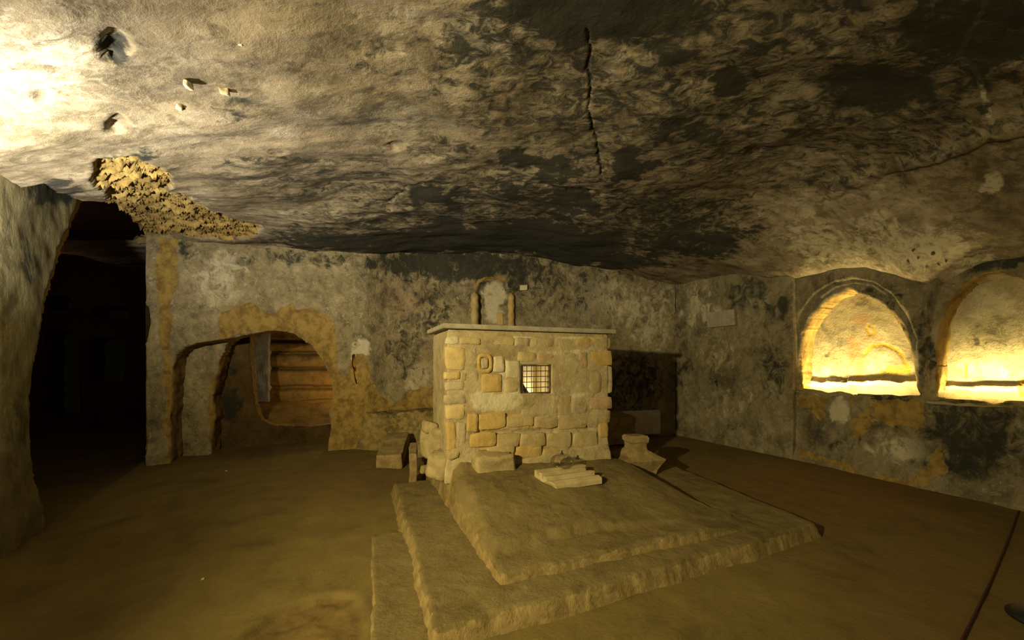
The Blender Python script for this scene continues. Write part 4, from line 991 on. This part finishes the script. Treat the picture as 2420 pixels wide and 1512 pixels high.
prism('neck', [(0.24, 0.103, 0.092), (0.28, 0.096, 0.087), (0.325, 0.10, 0.092), (0.345, 0.117, 0.105), (0.39, 0.121, 0.108), (0.415, 0.10, 0.092), (0.42, 0.055, 0.045)], M_block, cap, cc, 0.2, 0.012, 5)

# stones and marble panel in the shade between altar and back wall
q0 = on_z(1458, 1048, 0.05)
o = rock_box('stone_block', (q0.x - 0.03, q0.y + 0.22, 0.24), (0.32, 0.26, 0.21), M_block, None, 0.2, 0, 0.02, 5, 0.02, 31, 3); tag(o, 'dark squared stone block in the shade behind the carved stone', 'stone block')
o = rock_box('flat_stone', (q0.x - 0.04, q0.y + 0.24, 0.485), (0.34, 0.28, 0.035), M_block, None, 0.22, 0.05, 0.015, 5, 0.012, 33, 3); tag(o, 'flat stone lying on the shaded block beside the altar', 'stone slab')
sheet_block('marble_panel', BACK, [(1405, 972), (1555, 967), (1555, 1022), (1405, 1030)], 0.10, M_greymarble, 'pale grey marble panel leaning against the back wall right of the altar', 'panel', back=0.055)

# moulded marble fragment
fa = on_plat(1312, 1156); fb = on_plat(1432, 1147)
fd = (fb - fa); fd.z = 0; flen = 0.50; fd.normalize(); fp = Vector((-fd.y, fd.x, 0))
frag = []
prof = [(0.0, 0.0), (0.0, 0.035), (0.012, 0.055), (0.05, 0.070), (0.085, 0.064), (0.09, 0.095), (0.10, 0.100), (0.135, 0.100), (0.14, 0.078), (0.165, 0.074), (0.172, 0.112), (0.185, 0.118), (0.205, 0.116), (0.21, 0.094), (0.235, 0.092), (0.24, 0.124), (0.27, 0.126), (0.28, 0.122), (0.29, 0.0)]
bm = bmesh.new(); rows = []
nseg = 16
for i in range(nseg + 1):
    row = []
    for (d, h) in prof:
        # right end broken off at a slant, left end gently curved
        s0 = -0.085 * min(1, d / 0.20) + 0.01 * math.cos(d * 34); s1 = flen - 0.075 * (d / 0.29) - (0.035 if 0.12 < d < 0.2 else 0.0) + 0.012 * math.sin(d * 60)
        s = s0 + (s1 - s0) * i / nseg
        p = fa + fd * s + fp * d * 0.82; base = plat_z(p.x, p.y)
        row.append(bm.verts.new((p.x, p.y, fa.z - 0.012 + 0.035 * d + h * 1.0)))
    rows.append(row)
for a, c in zip(rows[:-1], rows[1:]):
    for j in range(len(prof)): bm.faces.new((a[j], a[(j + 1) % len(prof)], c[(j + 1) % len(prof)], c[j]))
bm.faces.new(rows[0][::-1]); bm.faces.new(rows[-1])
tag(bm_obj('moulding_fragment', bm, M_marble), 'broken marble moulding fragment with parallel grooves lying in front of the altar', 'marble fragment')

# glass vessel
g = on_plat(1328, 1111); gp = Vector((g.x, g.y, plat_z(g.x, g.y)))
ves = empty('glass_globe', gp); tag(ves, 'squat clear glass globe with a dark stopper standing behind the marble fragment', 'glass globe')
def lathe(name, pr_, mat, parent, c, n=40):
    V = []; q = []
    for (r, z) in pr_:
        for i in range(n): t = 2 * math.pi * i / n; V.append((c.x + r * math.cos(t), c.y + r * math.sin(t), c.z + z))
    for j in range(len(pr_) - 1):
        for i in range(n): q.append((j * n + i, j * n + (i + 1) % n, (j + 1) * n + (i + 1) % n, (j + 1) * n + i))
    return mesh_np(name, np.array(V), np.array(q), mat, parent)
out_ = [(0.001, 0.003)] + [(0.116 * math.sin(t) ** 0.85 if math.sin(t) > 0 else 0.001, 0.082 - 0.079 * math.cos(t)) for t in np.linspace(0.25, math.pi - 0.15, 22)] + [(0.014, 0.164)]
inn = [(max(0.001, r - 0.003), z + (0.003 if z < 0.08 else -0.003)) for r, z in out_][::-1]
lathe('globe', out_, M_glass, ves, gp)
lathe('stopper', [(0.001, 0.160), (0.013, 0.160), (0.015, 0.168), (0.010, 0.174), (0.006, 0.182), (0.009, 0.188), (0.006, 0.195), (0.001, 0.197)], M_black, ves, gp, 16)['label'] = 'dark metal stopper'

# plaster lumps on the ceiling
for i, (px, py, r) in enumerate(((530, 212, 0.020), (445, 200, 0.019), (424, 251, 0.019), (568, 104, 0.008))):
    c = ceil_at(px, py); n = Vector((0, 0, -1))
    o = rock_box('plaster_lump', (c.x, c.y, float(c.z) + (0.0)), (r * 1.25, r * 0.8, r * (1.4 if i == 0 else 1.0)), ST['pale'], ceiling, 0.4 + i, 0.2, r * 0.5, 3, r * 0.3, 40 + i, 20, smooth=True)

# rope barrier at the right
p0 = on_z(2262, 1512, 0.02); p1 = on_z(2418, 1190, 0.02)
dd = p1 - p0; cp = [p0 - dd * 0.25 + dd * t + Vector((0.03 * math.sin(t * 3.1), 0, 0)) for t in np.linspace(0, 1.16, 24)]
V = []; sd_ = Vector((dd.y, -dd.x, 0)).normalized()
for p in cp:
    for i in range(8): t = 2 * math.pi * i / 8; V.append((p.x + sd_.x * 0.006 * math.cos(t), p.y + sd_.y * 0.006 * math.cos(t), 0.016 + 0.006 * math.sin(t)))
q = [(j * 8 + i, j * 8 + (i + 1) % 8, (j + 1) * 8 + (i + 1) % 8, (j + 1) * 8 + i) for j in range(23) for i in range(8)]
tag(mesh_np('barrier_rope', np.array(V), np.array(q), M_rope), 'thin dark red rope running across the dark floor at far right', 'rope')
c = on_z(2470, 1472, 0.0); post = empty('barrier_post', (c.x, c.y, 0)); tag(post, 'black barrier post whose round foot shows at the bottom right corner', 'barrier post')
cv = Vector((c.x, c.y, 0.0))
lathe('foot', [(0.001, 0.0), (0.14, 0.0), (0.14, 0.02), (0.10, 0.045), (0.03, 0.06), (0.022, 0.065)], M_black, post, cv, 28)
lathe('pole', [(0.02, 0.06), (0.02, 0.92), (0.03, 0.94), (0.026, 0.97), (0.001, 0.985)], M_black, post, cv, 16)

# pebbles on the floor
for px, py, r_, lb in ((480, 1371, 0.007, 'tiny pale pebble on the bare earth floor near the bottom left'), (535, 1113, 0.008, 'tiny pale pebble on the floor in front of the arched passage'),
                       (1556, 1108, 0.012, 'small whitish pebble on the floor right of the carved stone')):
    p = on_z(px, py, 0.0); o = rock_box('pebble', (p.x, p.y, r_ * 0.6 + float(floor_h(np.array([p.x]), np.array([p.y]))[0][0])), (r_ * 1.3, r_, r_ * 0.8), ST['pale'], None, 0.4, 0, r_ * 0.3, 2, r_ * 0.4, 60, 30, smooth=True)
    tag(o, lb, 'pebble')
